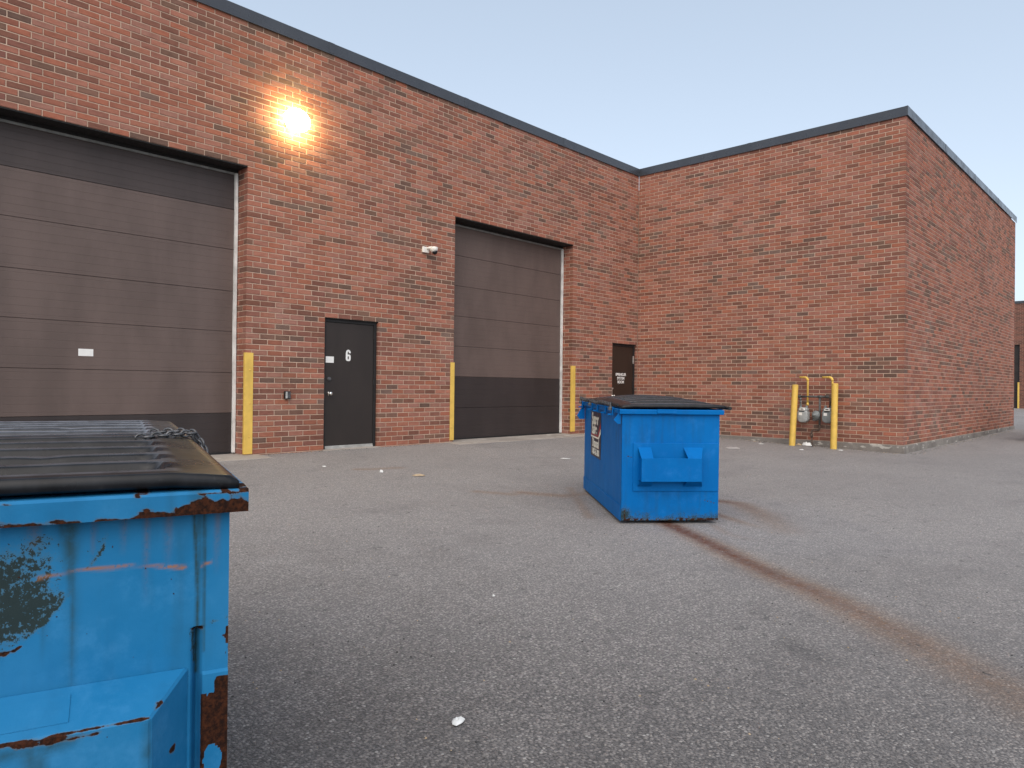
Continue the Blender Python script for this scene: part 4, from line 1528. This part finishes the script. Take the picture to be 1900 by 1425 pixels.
def meter(y, z, mat, lab):
    m = empty('meter', Wp(y, z) - GI, parent=gm)
    b = MB()
    # lobed bellows case: rounded shield outline
    out = [(-.105, .045), (-.108, -.10), (-.085, -.145), (-.04, -.165), (.04, -.165), (.085, -.145), (.108, -.10), (.105, .045), (.085, .075), (-.085, .075)]
    b.prism([(p[0], p[1]) for p in out], 0, -.085, .07)
    b.build('case', mat, m, bevel=.022, seg=3, smooth=True)
    b = MB()
    b.prism([(-.113, -.095), (-.05, -.172), (.05, -.172), (.113, -.095), (.108, .05), (-.108, .05)], 0, -.012, .006)
    b.build('flange', mat, m, bevel=.003, seg=1)
    b = MB()
    b.prism([(-.095, .070), (.095, .070), (.088, .118), (.06, .14), (-.06, .14), (-.088, .118)], 0, -.07, .065)
    b.build('top_case', mat, m, bevel=.012, smooth=True)
    b = MB()
    b.prism([(-.055, .078), (.055, .078), (.055, .112), (.03, .130), (-.03, .130), (-.055, .112)], 0, -.092, -.069)
    b.build('index_cover', MAT['white_plastic'], m, bevel=.005)
    b = MB()
    b.prism([(-.035, .098), (.035, .098), (.022, .116), (-.022, .116)], 0, -.0945, -.0925)
    b.build('index_window', MAT['glass_dark'], m)
    b = MB()
    b.box((-.0875, -.045, .052), (-.083, .055, .069))
    b.build('label_strip', MAT['black'], m)
    b = MB()
    b.box((-.0872, .0, -.02), (-.0845, .065, .035))
    b.build('label_plate', MAT['white_plastic'], m)
    for s_ in (-.06, .06):
        b = MB()
        b.tube([(0, s_, .13), (0, s_, .18)], .026, 8)
        b.build('union_nut', MAT['meter_mid'], m)
meter(-4.135, .63, MAT['meter_grey'], 'a')
meter(-4.63, .635, MAT['meter_mid'], 'b')
rg = empty('regulator', Wp(-4.385, .625) - GI, parent=gm)
vs, fs = lathe([(.02, -.06), (.05, -.055), (.085, -.02), (.088, -.006), (.088, .006), (.085, .02), (.05, .05), (.028, .06), (.026, .10), (.01, .105)], 20)
o = MB().add([(-z, x, y) for x, y, z in vs], fs).build('diaphragm_case', MAT['meter_mid'], rg, smooth=True)
o.rotation_euler = (0, 0, R(-12))
b = MB()
b.tube([(0, .02, -.10), (0, -.075, -.055)], .03, 10)
b.tube([(0, .045, -.12), (0, .045, -.06)], .028, 10)
b.build('valve_body', MAT['pipe_grey'], rg)

def bollard(x, y, top_dx, top_dy, h, label):
    z = gz(x, y)
    o = empty('bollard', (x, y, z))
    tag(o, label, 'bollard', 'yellow bollards guarding the gas meters')
    b = MB()
    b.tube([(-top_dx * .15, -top_dy * .15, -.15), (0, 0, 0), (top_dx, top_dy, h - .012)], .060, 28, cap=False)
    b.build('post', MAT['yellow'], o, smooth=True)
    vs, fs = lathe([(.060, -.012), (.0595, -.004), (.054, .002), (.03, .006), (.005, .008)], 28)
    q = MB().add(vs, fs).build('cap', MAT['yellow'], o, smooth=True)
    q.location = (top_dx, top_dy, h - .0)
bollard(-.354, -3.985, .0, -.055, 1.235, 'leaning yellow bollard standing left of the gas meters')
bollard(-.303, -4.785, .0, -.018, 1.285, 'upright yellow bollard right of the gas meters, nearest the wing corner')

# ------------------------------------------------------------------ litter
def scrap(name, x, y, sx, sy, h, mat, label, cat, seed, rot=0., n=9):
    rnd = random.Random(seed)
    o_ = MB()
    vs, fs = [], []
    ang = [2 * math.pi * k / n for k in range(n)]
    rad = [rnd.uniform(.75, 1.1) for _ in ang]
    rings = [(1.0, .10), (.98, .22), (.72, .7), (.38, .9)]
    for (rr, hh) in rings:
        for k in range(n):
            vs.append((math.cos(ang[k]) * rad[k] * rr * sx, math.sin(ang[k]) * rad[k] * rr * sy, h * hh * rnd.uniform(.55, 1.25) + (.002 if rr > .99 else .003)))
    vs.append((0, 0, h * rnd.uniform(.6, 1.1)))
    for i in range(len(rings) - 1):
        for k in range(n):
            a, b = i * n + k, i * n + (k + 1) % n
            fs.append((a, b, b + n, a + n))
    t = (len(rings) - 1) * n
    for k in range(n):
        fs.append((t + k, t + (k + 1) % n, len(vs) - 1))
    fs.append(tuple(range(n - 1, -1, -1)))
    o = o_.add(vs, fs).build(name, mat, None)
    o.location = (x, y, gz(x, y) + .001)
    o.rotation_euler = (0, 0, rot)
    tag(o, label, cat)
    return o
scrap('paper_scrap', -13.18, -8.00, .024, .034, .012, MAT['paper'], 'crumpled white paper scrap on asphalt near the bottom edge', 'paper', 1, R(-60))
scrap('cardboard_scrap', -9.28, -2.98, .055, .10, .018, MAT['cardboard'], 'flat tan cardboard piece on the asphalt in front of door six', 'cardboard', 2, R(45))
scrap('paper_scrap', -9.48, -2.50, .022, .03, .035, MAT['paper'], 'small white paper bit beside the brown stain before door six', 'paper', 3, 0)
scrap('plastic_bag', -.13, -4.20, .07, .13, .075, MAT['paper'], 'crumpled white plastic bag on the ground under the gas meters', 'bag', 4, 0, 12)
scrap('plastic_sheet', -2.13, -3.58, .17, .13, .022, MAT['film'], 'flattened pale plastic sheet on asphalt just right of the yard dumpster', 'plastic sheet', 5, .4, 12)
scrap('paper_scrap', -6.26, -2.84, .045, .085, .006, MAT['paper'], 'flat white paper lying just left of the yard dumpster', 'paper', 6, .5)
scrap('paper_scrap', -9.76, -1.63, .025, .04, .010, MAT['paper'], 'tiny white scrap on asphalt below the small outlet box', 'paper', 7, .2)
scrap('paper_scrap', -1.16, -4.49, .03, .05, .010, MAT['paper'], 'tiny pale scrap between the two yellow bollards', 'paper', 8, .9)
scrap('paper_scrap', -.51, -4.99, .025, .05, .012, MAT['paper'], 'small white scrap at the foot of the upright bollard, corner side', 'paper', 9, .3)
scrap('paper_scrap', -.68, -3.48, .03, .06, .010, MAT['paper'], 'small white scrap left of the leaning bollard by the wall foot', 'paper', 10, .3)
scrap('cup_ring', -.16, -4.05, .05, .06, .03, MAT['cardboard'], 'brown litter between the leaning bollard and the white bag', 'litter', 11, .3)
scrap('pebble', -12.02, -7.02, .010, .008, .008, MAT['paper'], 'single white pebble on the open asphalt left of the rust trail', 'pebble', 12, .3)

def grit():
    rnd = random.Random(5)
    vs, fs, mi = [], [], []
    def bit(x, y, r, m):
        z = gz(x, y)
        a = rnd.uniform(0, 6.28)
        n = 5
        o = len(vs)
        for k in range(n):
            q = a + 2 * math.pi * k / n
            rr = r * rnd.uniform(.6, 1.2)
            vs.append((x + math.cos(q) * rr, y + math.sin(q) * rr, z - .001))
        for k in range(n):
            q = a + 2 * math.pi * k / n
            rr = r * rnd.uniform(.3, .7)
            vs.append((x + math.cos(q) * rr, y + math.sin(q) * rr, z + r * rnd.uniform(.3, .7)))
        for k in range(n):
            fs.append((o + k, o + (k + 1) % n, o + n + (k + 1) % n, o + n + k))
            mi.append(m)
        fs.append(tuple(o + n + k for k in range(n)))
        mi.append(m)
    for _ in range(900):
        bit(-.03 - abs(rnd.gauss(0, .14)), rnd.uniform(-5.9, -.1), rnd.uniform(.003, .012), rnd.choice((0, 0, 1, 2, 3)))
    for _ in range(900):
        x = rnd.uniform(-14, -.1)
        if D1[0] - .3 < x < D1[1] + .3 or D2[0] - .3 < x < D2[1] + .3:
            continue
        bit(x, -.01 - abs(rnd.gauss(0, .06)), rnd.uniform(.003, .010), rnd.choice((0, 0, 1, 2, 3)))
    for _ in range(500):
        bit(rnd.uniform(.0, 11), -LW - .04 - abs(rnd.gauss(0, .12)), rnd.uniform(.004, .012), rnd.choice((0, 1, 2, 3)))
    for _ in range(1500):
        d_ = rnd.uniform(1.6, 12)
        an = YAW + rnd.uniform(-.7, .7)
        x, y = CAMP.x + math.cos(an) * d_, CAMP.y + math.sin(an) * d_
        if y > -.05 or (x > -.05 and y > -LW):
            continue
        bit(x, y, rnd.uniform(.0025, .0065), rnd.choice((0, 0, 1, 1, 2)))
    mb = MB()
    mb.v, mb.f, mb.mi = vs, fs, mi
    o = mb.build('grit', [MAT['grit_dark'], MAT['grit_pale'], MAT['cardboard'], MAT['soil']], None, fix=False)
    tag(o, 'loose grit, crumbs and leaf bits along the wall foot and over the asphalt', 'grit', kind='stuff')
MAT['grit_dark'] = simple('grit_dark_stone', (.05, .048, .047), .9)
MAT['grit_pale'] = simple('grit_pale_stone', (.30, .28, .26), .9)
grit()

# ------------------------------------------------------------------ far building and its things
fb = empty('brick_building', (40, 0, 0))
tag(fb, 'distant brick building seen past the end of the wing', 'building')
FX = 40.0
gzf = gz(40, -10)
mb = MB()
Y0, Y1 = -40, 30
dy0, dy1 = -2.06, 1.5
zf = 6.75
for (a, b, z0, z1) in ((Y0, dy0, -.3, zf), (dy1, Y1, -.3, zf), (dy0, dy1, 4.15, zf)):
    mb.box((0, a, z0), (.25, b, z1))
mb.box((.26, Y0, -.3), (14, Y1, zf - .05))
mb.build('wall', MAT['far_brick'], fb)
mb = MB()
mb.box((-.03, Y0, zf), (.4, Y1, zf + .16))
mb.build('coping', MAT['coping'], fb)
ldf = empty('loading_door', (.2, dy0, 0), parent=fb)
for i in range(7):
    panel_mesh(0, 1, .58, MAT['door_black'], 'panel', ldf, .03 + i * .585, 0)
for ch in ldf.children:
    ch.matrix_local = Matrix(((0, 1, 0, -.03), (1, 0, 0, 0), (0, 0, 1, 0), (0, 0, 0, 1))) @ Matrix.Diagonal((dy1 - dy0, 1, 1, 1))
fg = empty('corner_guard', (FX, dy0, gzf))
MB().prism([(-.03, .0), (-.012, .0), (-.012, .075), (.02, .075), (.02, .095), (-.03, .095)], 2, .05, 1.75).build('steel_angle', MAT['yellow'], fg, bevel=.003)
tag(fg, 'yellow steel corner guard on the distant building at the right edge', 'corner guard')

# ------------------------------------------------------------------ blue car just entering the frame at the right
def car(loc, rz, label):
    c = empty('parked_car', loc, rz)
    tag(c, label, 'car')
    paint = simple('car_blue_paint', (.012, .075, .16), .25, .2, var=.05)
    L_, Wd = 4.3, 1.72
    st = [(-2.15, .38, .62, .60), (-2.08, .30, .78, .72), (-1.75, .24, .90, .80), (-1.0, .20, .93, .84), (0, .20, .93, .86), (.8, .20, .92, .85), (1.55, .22, .80, .82), (2.0, .28, .68, .74), (2.15, .36, .58, .62)]
    vs, fs = [], []
    n = 12
    for (x, zb_, zt_, hw) in st:
        for k in range(n):
            a = 2 * math.pi * k / n
            ca, sa = math.cos(a), math.sin(a)
            vs.append((x, hw * math.copysign(abs(ca) ** .45, ca), (zb_ + zt_) / 2 + (zt_ - zb_) / 2 * math.copysign(abs(sa) ** .55, sa)))
    for i in range(len(st) - 1):
        for k in range(n):
            a, b = i * n + k, i * n + (k + 1) % n
            fs.append((a, b, b + n, a + n))
    fs += [tuple(range(n)), tuple(range(len(vs) - 1, len(vs) - n - 1, -1))]
    MB().add(vs, fs).build('body', paint, c, smooth=True)
    q = MB()
    q.hexa([(-1.75, -.74, .90), (1.05, -.74, .90), (1.05, .74, .90), (-1.75, .74, .90), (-1.15, -.56, 1.43), (.25, -.56, 1.43), (.25, .56, 1.43), (-1.15, .56, 1.43)])
    q.build('cabin', MAT['glass_dark'], c, bevel=.06, seg=3, smooth=True)
    q = MB()
    q.hexa([(-1.18, -.575, 1.40), (.28, -.575, 1.40), (.28, .575, 1.40), (-1.18, .575, 1.40), (-1.05, -.52, 1.46), (.12, -.52, 1.46), (.12, .52, 1.46), (-1.05, .52, 1.46)])
    q.build('roof', paint, c, bevel=.02)
    for x in (-1.32, 1.32):
        for y in (-.80, .80):
            w = empty('wheel', (x, y, .31), parent=c)
            vs_, fs_ = lathe([(.19, -.09), (.30, -.09), (.315, -.07), (.315, .07), (.30, .09), (.19, .09)], 24)
            MB().add([(a_, z_, b_) for a_, b_, z_ in vs_], fs_).build('tyre', MAT['black'], w)
            vs_, fs_ = lathe([(.05, -.10), (.18, -.096), (.195, -.085), (.195, .085), (.18, .096), (.05, .10)], 16)
            MB().add([(a_, z_, b_) for a_, b_, z_ in vs_], fs_).build('rim', MAT['alu'], w)
    for x, y, m in ((-2.10, .55, 'sign_red'), (-2.10, -.55, 'sign_red'), (2.06, .55, 'white_plastic'), (2.06, -.55, 'white_plastic')):
        q = MB()
        q.box((x - .05, y - .14, .60), (x + .05, y + .14, .70))
        q.build('light', MAT[m], c, bevel=.02)
    return c
car((7.37, -8.43, gz(6, -8)), R(160), 'blue car whose corner just shows at the right edge of the picture')
print('bricks', len(bricks), 'objects', len(bpy.data.objects))
